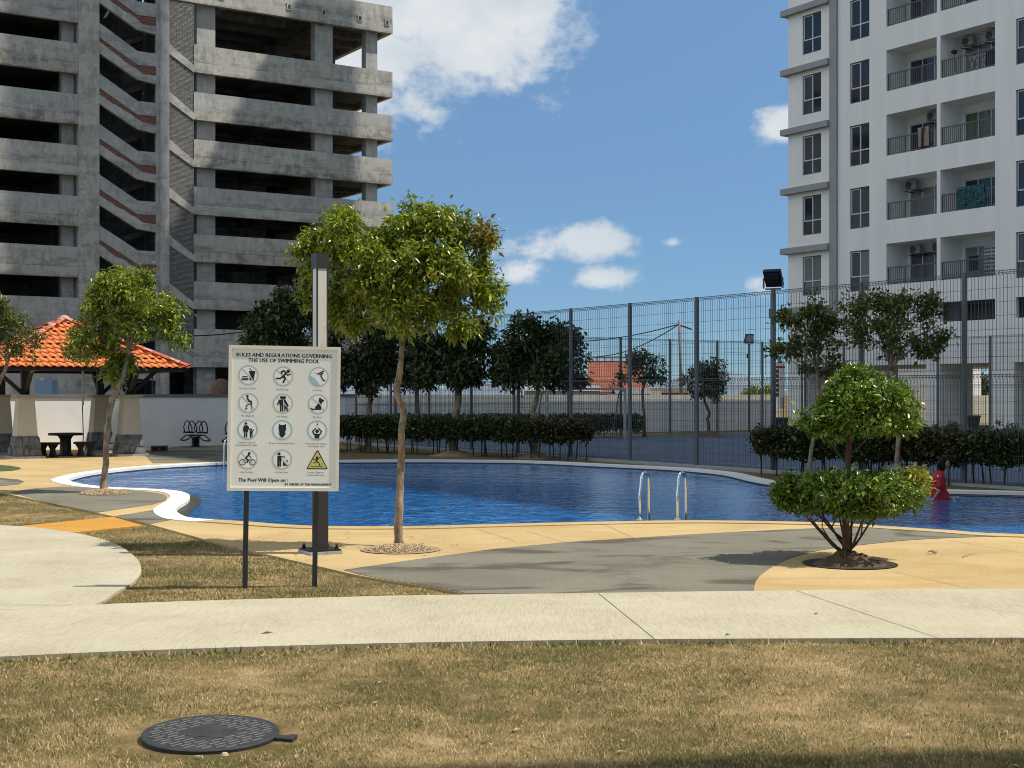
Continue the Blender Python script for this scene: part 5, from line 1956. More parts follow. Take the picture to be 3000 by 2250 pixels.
for a in range(4):
    b = MB().box(-hw + .015, hw - .015, -hw + .003, -hw + .008, 1.4204, H_ - .1502)
    b.build('diffuser', [M['diffuser']], lp, rot=(0, 0, R(90 * a)))
MB().box(-hw - .006, hw + .006, -hw - .006, hw + .006, H_ - .1499, H_).build('cap', [M['charcoal']], lp)

# ------------------------------------------------------------------ pool ladders
def ladder(name, label, p, yaw, gap, h, reach, skew=.15):
    t = thing(name, label, 'pool ladder', p, yaw)
    for x in (-gap / 2, gap / 2):
        pts = [(x, -.02, -.02), (x, -.01, h * .55), (x, .04, h * .8)]
        for k in range(7):
            a = math.pi * k / 6
            pts.append((x, .04 + reach / 2 * (1 - math.cos(a)), h * .84 + math.sin(a) * h * .16))
        pts += [(x, .06 + reach, h * .6), (x, .08 + reach, 0.0), (x, .08 + reach, -.9)]
        pts = [(p_[0] + skew * max(0, min(1, (p_[1] + .01) / (.08 + reach))), p_[1], p_[2]) for p_ in pts]
        MB().tube(pts, .021, 10).build('rail', [M['chrome']], t, smooth=True)
        MB().lathe([(.045, 0), (.045, .012), (.024, .02)], 12, (x, -.02, .012)).build('flange', [M['chrome']], t)
    for z in (-.25, -.5, -.75):
        MB().box(-gap / 2 + .0, gap / 2, .06 + reach, .12 + reach, z, z + .03).build('tread', [M['chrome']], t)


x, y = G(1436, 1125.5)
ladder('pool_ladder', 'polished steel pool ladder with two arched rails at the near pool edge', (x - .08, y - .02, 0.0), R(0), .47, .60, .26)
x, y = G(481, 999.5)
ladder('pool_ladder', 'thin steel ladder rail at the far pool edge, just left of the rules sign', (x + .42, y + .12, 0.0), R(190), .5, .55, .25)

# ------------------------------------------------------------------ manhole cover
mx, my = G(455, 1583)
mh = thing('manhole_cover', 'dark ribbed round manhole cover with a side tab, proud of the lawn', 'manhole cover', (mx, my, -.043))
mh.rotation_euler = (R(1.4), R(1.0), R(-8))
M['iron'] = plain('dark_cast_iron', (0.032, 0.033, 0.034), 0.6, 0.35, 14, 0.3, 60)
MB().lathe([(.315, -.03), (.32, .012)], 40).build('frame_ring', [plain('dark_manhole_pit', (0.05, .035, .02), .95, .3)], mh)
MB().lathe([(.30, .02), (.318, .024), (.32, .045), (.308, .049), (.303, .047)], 48).build('cover', [M['iron']], mh)
rb = MB()
for i in range(-9, 10):
    y = i * .033
    half = math.sqrt(max(0, .295 ** 2 - y * y))
    x = -half + .012
    odd = (i % 2) * .02
    while x < half - .03:
        xe = min(x + .062, half - .012)
        cx_ = (x + xe) / 2 + odd
        if not (abs(cx_) < .10 and abs(y) < .10) and abs(cx_) < half - .02:
            rb.box(x + odd, xe + odd - .004, y - .0045, y + .0045, .047, .0498)
        x += .076
rb.build('rib', [plain('worn_iron_rib', (0.15, 0.145, 0.135), 0.55, 0.25, 20)], mh, rot=(0, 0, R(58)))
MB().box(-.095, .095, -.085, .085, .0472, .0485).build('centre_plate', [M['iron']], mh)
b = MB()
b.box(.315, .40, -.03, .03, .01, .043)
b.box(.375, .41, -.042, .042, .012, .045)
b.build('side_tab', [M['iron']], mh)
bl = mound('soil_mound', 'bare sandy soil round the manhole cover', 455, 1584, .60, .028, M['dry_soil'], 12, -.045, .3)
bl.scale = (1.0, .95, 1)

# ------------------------------------------------------------------ garden pavilion
PC = Vector((-11.64, 36.1, 0))
gz = thing('pavilion', 'small open pavilion with an orange tiled hip roof on tapered pillars', 'pavilion', PC, ANG_B)
M['stone_dark'] = plain('dark_slate_cladding', (0.085, 0.09, 0.095), 0.7, 0.45, 4, 0.4, 30, col2=(0.15, 0.155, 0.16))
M['pillar'] = plain('cream_pillar_render', (0.50, 0.47, 0.38), 0.85, 0.06, 2)
M['pillar_cap'] = plain('grey_pillar_cap', (0.34, 0.34, 0.32), 0.85, 0.1, 4)
M['timber'] = plain('dark_painted_timber', (0.022, 0.022, 0.022), 0.6, 0.2, 9)
ES, ZE, ZP = 2.47, 2.25, 3.52


def frustum(b, c, w0, w1, z0, z1, mi=0):
    s = math.sqrt(.5)
    b.lathe([(w0 * s, z0), (w1 * s, z1)], 4, c, mi, square=True)


stones = [(-1, -.35, 0, .5), (-.33, .1, 0, .42), (.12, 1, 0, .36), (-1, -.5, .52, 1), (-.48, .2, .52, 1), (.14, .55, .38, 1), (.57, 1, .38, 1), (-.33, .1, .44, .5)]
for sx, sy in ((-1, -1), (1, -1), (1, 1), (-1, 1)):
    c = (sx * 1.3, sy * 1.3, 0)
    b = MB()
    frustum(b, c, .80, .80, 0, .06)
    b.build('plinth', [M['pillar_cap']], gz)
    b = MB()
    frustum(b, c, .66, .52, .0602, .55)
    base_o = b.build('pillar_base', [M['stone_dark']], gz)
    for face in range(4):
        sb_ = Matrix.Translation(c) @ Matrix.Rotation(R(90 * face), 4, 'Z')
        for (u0, u1, v0, v1) in stones:
            if face in (1, 3) and rnd.random() < .3:
                u0, u1 = -u1, -u0
            pts = []
            th = rnd.uniform(.012, .03)
            for u, v in ((u0 + .03, v0 + .03), (u1 - .03, v0 + .03), (u1 - .03 + rnd.uniform(-.06, .0), v1 - .03), (u0 + .03 + rnd.uniform(0, .06), v1 - .03)):
                hwid = .33 - .07 * v
                pts.append((u * hwid, -(.33 - .07 * v), .065 + v * .475))
            vs = [sb_ @ Vector((p[0], p[1] + .006, p[2])) for p in pts] + [sb_ @ Vector((p[0] * .97, p[1] - th, p[2])) for p in pts]
            MB().add(vs, [(4, 5, 6, 7), (0, 1, 5, 4), (1, 2, 6, 5), (2, 3, 7, 6), (3, 0, 4, 7)]).build('stone', [M['stone_dark']], base_o)
    b = MB()
    frustum(b, c, .50, .37, .5502, 1.50)
    b.build('pillar_shaft', [M['pillar']], gz)
    b = MB()
    frustum(b, c, .55, .55, 1.5002, 1.57)
    b.build('pillar_cap', [M['pillar_cap']], gz)
    MB().box(c[0] - .09, c[0] + .09, c[1] - .09, c[1] + .09, 1.5702, 2.5).build('post', [M['timber']], gz)
    b = MB()
    b.bar((c[0] + sx * .08, c[1], 1.62), (c[0] + sx * .8, c[1], 2.28), .09)
    b.build('brace', [M['timber']], gz)
    b = MB()
    b.bar((c[0], c[1] + sy * .08, 1.62), (c[0], c[1] + sy * .8, 2.28), .09)
    b.build('brace', [M['timber']], gz)
for a in range(4):
    b = MB()
    b.box(-1.5, 1.5, -1.36, -1.24, 2.28, 2.44)
    b.box(-ES + .1, ES - .1, -ES + .06, -ES + .12, ZE - .1, ZE - .005)
    b.build('beam', [M['timber']], gz, rot=(0, 0, R(90 * a)))
roof = MB()
roof.add([(-ES, -ES, ZE - .03), (ES, -ES, ZE - .03), (ES, ES, ZE - .03), (-ES, ES, ZE - .03), (0, 0, ZP - .05)], [(0, 1, 4), (1, 2, 4), (2, 3, 4), (3, 0, 4), (3, 2, 1, 0)])
ro = roof.build('roof', [plain('roof_underlay', (0.12, 0.06, 0.04), 0.9, 0.1)], gz)
M['tile'] = plain('orange_roof_tile', (0.72, 0.19, 0.04), 0.55, 0.16, 7, col2=(0.62, 0.16, 0.04))
M['tile2'] = plain('pinkish_faded_ridge_tile', (0.52, 0.28, 0.22), 0.65, 0.1, 7)
M['tile3'] = plain('red_ridge_tile', (0.46, 0.10, 0.055), 0.6, 0.1, 7)
TWD, TLN = .19, .255
ts = MB()
nseg = 8
for j in range(2):
    for i in range(nseg + 1):
        u = i / nseg
        x = (u - .5) * (TWD + .012)
        z = .019 * math.sin(u * 2 * math.pi)
        ts.v.append((x, j * (TLN + .03), z + (.034 if j == 0 else .008)))
for i in range(nseg):
    ts.f.append((i, i + 1, nseg + 2 + i, nseg + 1 + i))
    ts.m.append(0)
k0 = len(ts.v)
for i in range(nseg + 1):
    v = ts.v[i]
    ts.v.append((v[0], v[1] + .004, v[2] - .014))
for i in range(nseg):
    ts.f.append((k0 + i, k0 + i + 1, i + 1, i))
    ts.m.append(0)
tile_me = ts.mesh('roof_tile', [M['tile']], smooth=True)
SL = math.hypot(ES, ZP - ZE)
rear = MB()
for face in range(4):
    Rz = Matrix.Rotation(R(90 * face), 4, 'Z')
    slope = math.atan2(ZP - ZE, ES)
    fm = Rz @ Matrix.Translation((0, -ES, ZE)) @ Matrix.Rotation(slope, 4, 'X')
    for row in range(11):
        t0 = -.03 + row * TLN
        halfw = ES * (1 - (t0 + .06) / SL)
        n = int(halfw * 2 / TWD) + 1
        for i in range(n):
            x = (i - (n - 1) / 2) * TWD
            if abs(x) > halfw + .02:
                continue
            Mx = fm @ Matrix.Translation((x, t0, .0)) @ Matrix.Rotation(rnd.uniform(-.02, .02), 4, 'Z')
            if face in (0, 3):
                o = bpy.data.objects.new('roof_tile', tile_me)
                o.parent = ro
                o.matrix_basis = Mx
                COL.objects.link(o)
            else:
                rear.add([Mx @ Vector(v) for v in ts.v], ts.f)
tag(rear.build('rear_roof_tiles', [M['tile']], ro, smooth=True), kind='stuff')
cap = MB()
for j in range(2):
    for i in range(6):
        a = math.pi * i / 5
        rr = .085 if j == 0 else .07
        cap.v.append((rr * math.cos(a), j * .30, rr * math.sin(a) * .75))
for i in range(5):
    cap.f.append((i, i + 1, 7 + i, 6 + i))
    cap.m.append(0)
cap.add([(v[0] * .86, v[1], v[2] * .86 - .004) for v in cap.v[:6]], [])
for i in range(5):
    cap.f.append((i + 1, i, 12 + i, 13 + i))
    cap.m.append(0)
caps = [cap.mesh('ridge_tile', [M[k]], smooth=True) for k in ('tile3', 'tile2')]
for q in range(4):
    sx, sy = ((-1, -1), (1, -1), (1, 1), (-1, 1))[q]
    p, e = Vector((sx * ES, sy * ES, ZE)), Vector((0, 0, ZP))
    d = e - p
    n = int(d.length / .265)
    rot = d.to_track_quat('Y', 'Z').to_matrix().to_4x4()
    for i in range(n):
        o = bpy.data.objects.new('ridge_tile', caps[(i + q) % 2 if q != 1 else (1 if i % 3 == 1 else 0)])
        o.parent = ro
        o.matrix_basis = Matrix.Translation(p + d * (i * .265 / d.length) + Vector((0, 0, .035))) @ rot
        COL.objects.link(o)
MB().lathe([(.15, -.06), (.16, .03), (.1, .09), (.03, .12)], 12, (0, 0, ZP)).build('apex_cap', [M['tile2']], ro, smooth=True)

# stone table and stools under the roof
tx, ty = G(141, 985)
tb_ = thing('stone_table', 'dark round stone table on a pedestal under the pavilion', 'table', (tx, ty, 0))
MB().lathe([(.42, 0), (.43, .02), (.43, .05), (.41, .06)], 28, (0, 0, .53)).build('tabletop', [M['black']], tb_)
MB().lathe([(.2, 0), (.19, .04), (.145, .08), (.135, .42), (.18, .5), (.22, .528)], 20).build('pedestal', [M['black']], tb_, smooth=True)
for (px, py, lab) in ((103, 987.5, 'dark stone stool left of the round table'), (184, 985.5, 'dark stone stool right of the round table, partly behind the bent trunk')):
    x, y = G(px, py)
    s = thing('stone_stool', lab, 'stool', (x, y, 0), 0, 'stools at the stone table')
    MB().box(-.26, .26, -.15, .15, .315, .37).build('seat', [M['black']], s)
    for sx in (-1, 1):
        b = MB()
        b.xz([(sx * .05, 0), (sx * .22, 0), (sx * .16, .1), (sx * .15, .2), (sx * .23, .314), (sx * .03, .314), (sx * .09, .2), (sx * .08, .1)][::sx], -.12, .12)
        b.build('leg', [M['black']], s)
x, y = G(171, 981)
cd = thing('cable_conduit', 'thin pole under the pavilion roof, white above and dark below', 'pole', (x, y + .3, 0))
MB().tube([(0, 0, 1.28), (0, 0, 2.4)], .028, 8).build('white_pipe', [M['coping_white']], cd)
MB().tube([(0, 0, 0), (.01, 0, .5), (-.01, 0, 1.279)], .014, 6).build('dark_cable', [M['black']], cd)
for (px, py, w, lab) in ((259, 977, .24, 'short brown block on the deck between the two right pavilion pillars'), (344, 976, .46, 'long grey-brown hollow block lying right of the pavilion')):
    x, y = G(px, py)
    o = thing('concrete_block', lab, 'block', (x, y, 0), R(12))
    b = MB()
    b.box(-w / 2, w / 2, -.1, .1, 0, .035)
    b.box(-w / 2, w / 2, -.1, .1, .13, .17)
    for q in (-1, 0, 1):
        b.box(q * (w / 2 - .02) - .02, q * (w / 2 - .02) + .02, -.1, .1, .0352, .1298)
    b.box(-w / 2 + .04, w / 2 - .04, .06, .09, .0353, .1297)
    b.build('block_shell', [plain('brown_block', (.16, .125, .095), .9, .25, 9)], o)


# ------------------------------------------------------------------ spring seesaws
def seesaw(label, px, py):
    x, y = G(px, py)
    o = thing('spring_seesaw', label, 'play seesaw', (x, y - .5, 0), R(-38), 'spring seesaws by the white wall')
    pts = [(.13 * math.cos(i * .9), .13 * math.sin(i * .9), .02 + i * .3 / 44) for i in range(45)]
    MB().tube(pts, .022, 6).build('spring', [M['black']], o, smooth=True)
    MB().lathe([(.2, 0), (.2, .02)], 16).build('base_plate', [M['black']], o)
    MB().box(-.17, .17, -.13, .13, .33, .39).build('spring_cap', [M['black']], o)
    o.scale = (.85, .85, .95)
    for s in (-1, 1):
        b = MB()
        for yy in (-.16, .16):
            b.tube([(s * .1, yy, .36), (s * .3, yy, .37), (s * .62, yy, .22), (s * .66, yy * .6, .2)], .02, 7)
        b.tube([(s * .66, -.1, .2), (s * .66, .1, .2)], .022, 7)
        b.build('foot_rail', [M['black']], o, smooth=True)
        MB().box(min(s * .16, s * .56), max(s * .16, s * .56), -.09, .09, .43, .48).build('seat', [M['black']], o)
        for q in (.16, .42):
            pp = [(s * q, -.13, .46)]
            for k in range(9):
                a = math.pi * k / 8
                pp.append((s * q + s * .05 * math.sin(a) + (-.11 + .22 * k / 8) * .6, -.13 + .26 * k / 8, .62 + .2 * math.sin(a)))
            pp.append((s * q + .07, .13, .46))
            MB().tube(pp, .02, 7).build('grab_hoop', [M['black']], o, smooth=True)


seesaw('black spring seesaw with hoop handles left of the rules sign', 430, 964)
seesaw('black spring seesaw mostly hidden behind the rules sign', 520, 968)
# ------------------------------------------------------------------ swimmer
WLX, WLY = 6.72, 21.85
pe = thing('person', 'girl in a soaked red top wading to the right through the pool', 'person', (WLX, WLY, WATER_Z), R(3))
M['skin'] = plain('tan_skin', (0.30, 0.165, 0.105), 0.5, 0.06, 9)
M['red_cloth'] = plain('wet_red_cloth', (0.34, 0.010, 0.012), 0.55, 0.2, 9)
M['hair'] = plain('black_wet_hair', (0.006, 0.005, 0.005), 0.6, 0.2, 20, spec=.15)


def skinned(name, verts, edges, radii, mat, parent, sub=2, root=0):
    me = bpy.data.meshes.new(name)
    me.from_pydata([Vector(v) for v in verts], edges, [])
    o = link(name, me, parent)
    sk = o.modifiers.new('skin', 'SKIN')
    sk.use_smooth_shade = True
    if not me.skin_vertices:
        me.attributes.new('skin', 'FLOAT', 'POINT') if False else None
    ss = o.modifiers.new('sub', 'SUBSURF')
    ss.levels = ss.render_levels = sub
    layer = me.skin_vertices[0].data if len(me.skin_vertices) else None
    if layer:
        for i, rr in enumerate(radii):
            layer[i].radius = rr if hasattr(rr, '__len__') else (rr, rr)
        layer[root].use_root = True
    me.materials.append(mat)
    return o


def grow(name, chains, mat, parent, rings=10):
    """One closed surface from tapered chains joined at shared points (voxel remesh keeps it continuous)."""
    b = MB()
    for pts, rad in chains:
        P = [Vector(p) for p in pts]
        # resample smoothly
        pp = crom3(P, 4)
        rr = []
        for i in range(len(P) - 1):
            for s in range(4):
                rr.append(rad[i] * (1 - s / 4) + rad[i + 1] * s / 4)
        rr.append(rad[-1])
        # rounded ends
        e0 = pp[0] - (pp[1] - pp[0]).normalized() * rr[0] * .6
        e1 = pp[-1] + (pp[-1] - pp[-2]).normalized() * rr[-1] * .6
        b.tube([e0] + pp + [e1], [rr[0] * .55] + rr + [rr[-1] * .55], rings)
    o = b.build(name, [mat], parent, smooth=True)
    return o


def crom3(P, k):
    out = []
    n = len(P)
    for i in range(n - 1):
        p = [P[min(max(i + j, 0), n - 1)] for j in (-1, 0, 1, 2)]
        for s in range(k):
            t = s / k
            out.append(0.5 * ((2 * p[1]) + (p[2] - p[0]) * t + (2 * p[0] - 5 * p[1] + 4 * p[2] - p[3]) * t * t + (3 * p[1] - p[0] - 3 * p[2] + p[3]) * t ** 3))
    out.append(P[-1])
    return out


def remesh(o, vox, smooth=4):
    r_ = o.modifiers.new('remesh', 'REMESH')
    r_.mode = 'VOXEL'
    r_.voxel_size = vox
    r_.use_smooth_shade = True
    s_ = o.modifiers.new('smooth', 'SMOOTH')
    s_.factor = 0.5
    s_.iterations = smooth


hip, chest, neck = (.0, 0, -.02), (-.005, 0, .30), (.03, 0, .45)
fing = []


def hand(w, d, s):
    """Palm and five fingers, slightly curled, from wrist w along direction d."""
    w, d = Vector(w), Vector(d).normalized()
    sd = d.cross(Vector((0, 0, 1))).normalized()
    up = sd.cross(d)
    ch = [([w, w + d * .03, w + d * .06], [.016, .021, .02])]
    for q, (off, L) in enumerate(((-.020, .040), (-.007, .048), (.007, .045), (.019, .036))):
        p = w + d * .058 + sd * off
        ch.append(([p - d * .02, p + d * L * .5 - up * .002, p + d * L * .85 - up * .012], [.0085, .0075, .006]))
    p = w + d * .02 + sd * .018 * s
    ch.append(([p, p + (d * .6 + sd * s).normalized() * .028, p + (d + sd * s * .4).normalized() * .048], [.009, .008, .0065]))
    return ch


body = grow('body', [
    ([(0, 0, -.35), (.0, 0, -.12), (.0, 0, .06), (-.005, 0, .2), (-.008, 0, .33), (.008, 0, .41), (.03, 0, .455), (.055, 0, .50)], [.10, .115, .095, .095, .10, .075, .038, .035]),
    ([(.07, 0, .485), (.088, 0, .53), (.092, 0, .575), (.085, 0, .605)], [.035, .062, .072, .055]),
    ([(.10, 0, .50), (.13, 0, .505), (.142, 0, .515)], [.035, .03, .02]),
    ([(.15, 0, .555), (.172, 0, .545)], [.018, .011]),
    ([(.152, 0, .525), (.162, 0, .523)], [.014, .01]),
    ([(.085, -.066, .555), (.088, -.076, .545)], [.016, .012]),
    ([(.085, .066, .555), (.088, .076, .545)], [.016, .012]),
    ([(0, -.06, .39), (-.02, -.13, .375), (-.035, -.155, .28), (-.04, -.165, .19), (-.09, -.17, .10), (-.135, -.175, .035)], [.05, .045, .036, .03, .026, .018]),
    ([(0, .06, .39), (.02, .13, .375), (.07, .155, .28), (.09, .16, .2), (.16, .16, .09), (.215, .16, .02)], [.05, .045, .036, .03, .026, .018]),
    ([(.0, -.055, -.1), (.02, -.06, -.4), (.06, -.06, -.75)], [.07, .06, .045]),
    ([(.0, .055, -.1), (-.03, .06, -.4), (-.1, .06, -.72)], [.07, .06, .045]),
] + hand((-.135, -.175, .035), (-.55, -.05, -.7), 1) + hand((.215, .16, .02), (.8, 0, -.5), -1), M['skin'], pe, 12)
remesh(body, .006, 2)
shirt = grow('red_top', [
    ([(0.0, 0, -.10), (.01, 0, .02), (.0, 0, .12), (-.006, 0, .22), (-.01, 0, .33), (.004, 0, .405), (.022, 0, .435)], [.145, .14, .12, .115, .118, .09, .05]),
    ([(0, -.05, .39), (-.02, -.13, .38), (-.036, -.157, .28), (-.045, -.165, .20)], [.062, .06, .054, .056]),
    ([(0, .05, .39), (.02, .13, .38), (.07, .156, .28), (.092, .162, .2), (.16, .162, .095), (.2, .162, .035)], [.062, .06, .052, .05, .045, .04]),
    ([(.03, .02, .08), (.10, .05, .02), (.17, .09, -.01)], [.10, .085, .05]),
], M['red_cloth'], pe, 14)
remesh(shirt, .008, 3)
hair = grow('hair', [
    ([(.085, 0, .60), (.06, 0, .585), (.035, 0, .55), (.03, 0, .50), (.01, 0, .46), (-.02, 0, .43)], [.070, .078, .068, .055, .045, .02]),
    ([(.13, 0, .618), (.10, 0, .625), (.06, 0, .61)], [.03, .058, .07]),
    ([(.055, -.055, .56), (.05, -.06, .50), (.06, -.05, .45)], [.03, .025, .012]),
    ([(.055, .055, .56), (.05, .06, .50), (.06, .05, .45)], [.03, .025, .012]),
], M['hair'], pe, 12)
remesh(hair, .007, 2)
MB().mbox(Matrix.Translation((-.06, -.165, .372)) @ Matrix.Rotation(R(-35), 4, 'Z'), .055, .02, .03).build('sleeve_patch', [M['white_print']], pe)  # plain white patch on the sleeve
for s in (-1, 1):
    MB().lathe([(.001, -.005), (.006, -.003), (.007, 0), (.006, .003), (.001, .005)], 8, (.150, s * .03, .567)).build('eye', [M['black']], pe)
# white splashes at the hands
fo = MB()
rr_ = random.Random(8)
for cx_, cy_ in ((-.2, -.17), (.27, .16)):
    for i in range(26):
        a, q = rr_.uniform(0, 6.28), rr_.uniform(.01, .11)
        s = rr_.uniform(.006, .018)
        c = Vector((cx_ + q * math.cos(a), cy_ + q * math.sin(a) * .7, rr_.uniform(0, .03)))
        fo.add([c + Vector(v) * s for v in ((1, 0, 0), (-1, 0, 0), (0, 1, 0), (0, -1, 0), (0, 0, .6), (0, 0, -.6))], [(0, 2, 4), (2, 1, 4), (1, 3, 4), (3, 0, 4), (2, 0, 5), (1, 2, 5), (3, 1, 5), (0, 3, 5)])
f_ = fo.build('splash', [plain('white_foam', (.6, .65, .7), .3, .05)], None, loc=(WLX, WLY, WATER_Z))
tag(f_, 'white water drops splashing round the hands of the wading girl', 'splash', kind='stuff')

# ------------------------------------------------------------------ things on the balconies (tower frame: along the face, into the building, up)
TM = Matrix.Translation(C1) @ Matrix.Rotation(ANG_A, 4, 'Z')


def on_tower(name, label, cat, v, y, z, group=None):
    p = TM @ Vector((v, y, z))
    return thing(name, label, cat, p, ANG_A, group)


def flz(k):
    return 6.58 + FL * k


acs = [(9.95, 3, 'air conditioner under the ceiling of the right balcony with the drying rack, left one'), (11.2, 3, 'air conditioner under the ceiling of the right balcony with the drying rack, right one'),
       (8.0, 2, 'air conditioner above the balcony with hanging pinkish laundry'), (6.75, 1, 'air conditioner on the balcony left of the patterned teal cloth'),
       (7.0, 0, 'left air conditioner on the lowest left balcony'), (8.3, 0, 'right air conditioner on the lowest left balcony'), (8.1, 4, 'air conditioner on the topmost visible left balcony')]
M['ac_white'] = plain('grey_white_ac_case', (0.24, 0.24, 0.235), 0.5, 0.06)
for v, k, lab in acs:
    o = on_tower('air_conditioner', 'white ' + lab, 'air conditioner', v + .3, .95, flz(k) + 1.36, 'air conditioners on the balconies')
    MB().box(-.3, .3, -.13, .13, 0.06, .44).build('case', [M['ac_white']], o)
    MB().lathe([(.17, 0), (.17, .012)], 18).build('fan_grille', [M['charcoal']], o, loc=(-.1, -.131, .23), rot=(R(90), 0, 0))
    b = MB()
    b.box(-.3, -.27, -.15, .46, -.05, -.003)
    b.box(.27, .3, -.15, .46, -.05, -.003)
    b.build('bracket', [M['charcoal']], o)
b = MB()


def cloth(name, label, v, y, z, w, h, mat, seed, group=None):
    o = on_tower(name, label, 'laundry', v, y, z, group)
    g = random.Random(seed)
    mb = MB()
    nx, nz = 12, 8
    for j in range(nz + 1):
        for i in range(nx + 1):
            mb.v.append((w * i / nx, -.02 + .03 * math.sin(i * 1.1 + seed) * (j / nz + .2), -h * j / nz))
    for j in range(nz):
        for i in range(nx):
            a = j * (nx + 1) + i
            mb.f.append((a, a + nx + 1, a + nx + 2, a + 1))
            mb.m.append(0)
    for q in range(nx + 1):
        mb.v.append((w * q / nx, .1, -h * .35))
    k0 = (nx + 1) * (nz + 1)
    for i in range(nx):
        mb.f.append((i, i + 1, k0 + i + 1, k0 + i))
        mb.m.append(0)
    mb.build('cloth', [mat], o, smooth=True)


teal, nd_, lk_, b_ = _new('teal_patterned_cloth')
lk_.new(_ramp(nd_, lk_, _noise(nd_, lk_, _coord(nd_, lk_, (1, 1, 1.6)), 5, 2, .5), [(.40, (.01, .012, .02)), (.47, (.008, .07, .09)), (.56, (.012, .12, .14)), (.6, (.012, .015, .03))]), b_.inputs['Base Color'])
b_.inputs['Roughness'].default_value = .9
cloth('hanging_blanket', 'dark blanket with teal pattern hung over a balcony railing', 10.35, .02, flz(1) + 1.0, 1.45, .98, teal, 1)
cloth('hanging_laundry', 'pinkish beige laundry hung over the middle left balcony railing', 8.2, .02, flz(2) + .98, .62, .86, plain('pink_beige_cloth', (.27, .21, .2), .9, .2, 4), 2)
cloth('hanging_laundry', 'dark brown towel beside the pinkish laundry', 8.42, .0, flz(2) + .96, .22, .92, plain('brown_cloth', (.06, .035, .025), .9, .2, 4), 3)
cloth('hanging_laundry', 'dark clothes hung at the right end of the upper right balcony', 11.75, .2, flz(3) + .75, .5, .7, plain('dark_cloth', (.02, .02, .025), .9, .2, 4), 4)
o = on_tower('drying_rack', 'white folding drying rack standing on the upper right balcony', 'drying rack', 10.6, .5, flz(3))
b = MB()
for x in (0, .3, .6, .9):
    b.bar((x, 0, 0), (x + .3, 0, .75), .022)
    b.bar((x + .3, 0.03, 0), (x, 0.03, .75), .022)
b.bar((0, 0, .75), (1.2, 0, .75), .022)
b.build('frame', [M['frame_white']], o)
o = on_tower('mop', 'mop with a dark round head leaning on the upper right balcony', 'mop', 9.95, .35, flz(3))
MB().tube([(.1, 0, 0), (0, 0, 1.05)], .014, 6).build('handle', [M['frame_grey']], o)
MB().lathe([(.02, -.1), (.13, -.05), (.14, .04), (.03, .1)], 10, (-.02, 0, 1.12)).build('head', [plain('dark_red_mop', (.05, .015, .015), .9, .2)], o)
o = on_tower('clothes_stand', 'dark blue clothes on a stand on the lowest right balcony', 'clothes stand', 10.6, .5, flz(0))
b = MB()
for x in (0, .5):
    b.bar((x, 0, 0), (x, 0, 1.0), .025)
b.bar((0, 0, 1.0), (.5, 0, 1.0), .025)
b.build('frame', [M['frame_grey']], o)
MB().box(.04, .46, -.06, .06, .35, .985).build('clothes', [plain('navy_cloth', (.015, .02, .045), .9, .3, 6)], o)
# zebra blinds behind two panes of the lowest right balcony
b = MB()
for i in range(9):
    b.box(10.75, 11.85, 1.325, 1.335, flz(0) + .1 + i * .16, flz(0) + .18 + i * .16)
b.build('striped_blind', [M['frame_white']], ap)

# ------------------------------------------------------------------ beyond the court
gl = thing('futsal_goal', 'white framed goal on the blue court, seen through the fence', 'goal', (1.2, 47.2, 0), R(24))
b = MB()
for x in (0, 3.0):
    b.box(x - .04, x + .04, -.04, .04, 0, 1.72)
b.box(-.04, 3.04, -.04, .04, 1.722, 1.80)
b.build('front_frame', [plain('white_grey_goal_paint', (.32, .33, .34), .5, .05)], gl)
b = MB()
for x in (0, 3.0):
    b.tube([(x, .05, 1.72), (x, .45, 1.6), (x, .95, .05)], .022, 6)
    b.tube([(x, .05, .03), (x, .95, .03)], .022, 6)
b.tube([(0, .95, .05), (3.0, .95, .05)], .022, 6)
b.build('back_frame', [M['steel_grey']], gl)
for (x, y, d_, lab) in ((1684, 936, 49.5, 'dark wheeled bin beside the floodlight mast at the tower corner'), (2103, 938, 54, 'dark wheeled bin between the tower piers'), (884, 912, 52, 'dark bin behind the hedge, by the slim bright trunk')):
    p = S(x, y, d_)
    o = thing('wheeled_bin', lab, 'bin', (p.x, p.y, 0), R(rnd.uniform(-20, 20)), 'wheeled bins round the court')
    b = MB()
    b.lathe([(.24, .06), (.32, .68)], 4, (0, 0, 0), 0, square=True)
    b.build('tub', [plain('dark_green_bin', (.018, .03, .028), .5, .1)], o)
    MB().box(-.25, .25, -.27, .25, .682, .75).build('lid', [M['charcoal']], o)
    for s in (-1, 1):
        MB().lathe([(.07, 0), (.07, .04)], 12).build('wheel', [M['black']], o, loc=(s * .16 - .02, .18, .07), rot=(0, R(90), 0))

# utility pole with cables
p = S(1471, 880, 95)
up_ = thing('utility_pole', 'leaning wooden utility pole with a short arm beyond the court', 'utility pole', (p.x, p.y, 0))
tz = 1.6 + (850 - 692) * 95 / F
MB().tube([(.06, 0, -.1), (0, 0, 3.0), (-.12, 0, tz)], [.13, .12, .085], 8).build('pole', [plain('pale_weathered_pole', (.22, .2, .17), .9, .2, 6)], up_, smooth=True)
b = MB()
b.bar((-.12, 0, tz - .32), (.75, 0, tz - .62), .1)
b.build('arm', [plain('weathered_arm', (.16, .15, .13), .9, .2, 6)], up_)


def cable(name, label, p, q, sag, r):
    p, q = Vector(p), Vector(q)
    o = thing(name, label, 'cable', p)
    pts = []
    for i in range(13):
        t = i / 12
        v = p.lerp(q, t) - p
        v.z -= sag * 4 * t * (1 - t)
        pts.append(v)
    MB().tube(pts, r, 5).build('wire', [M['black']], o)


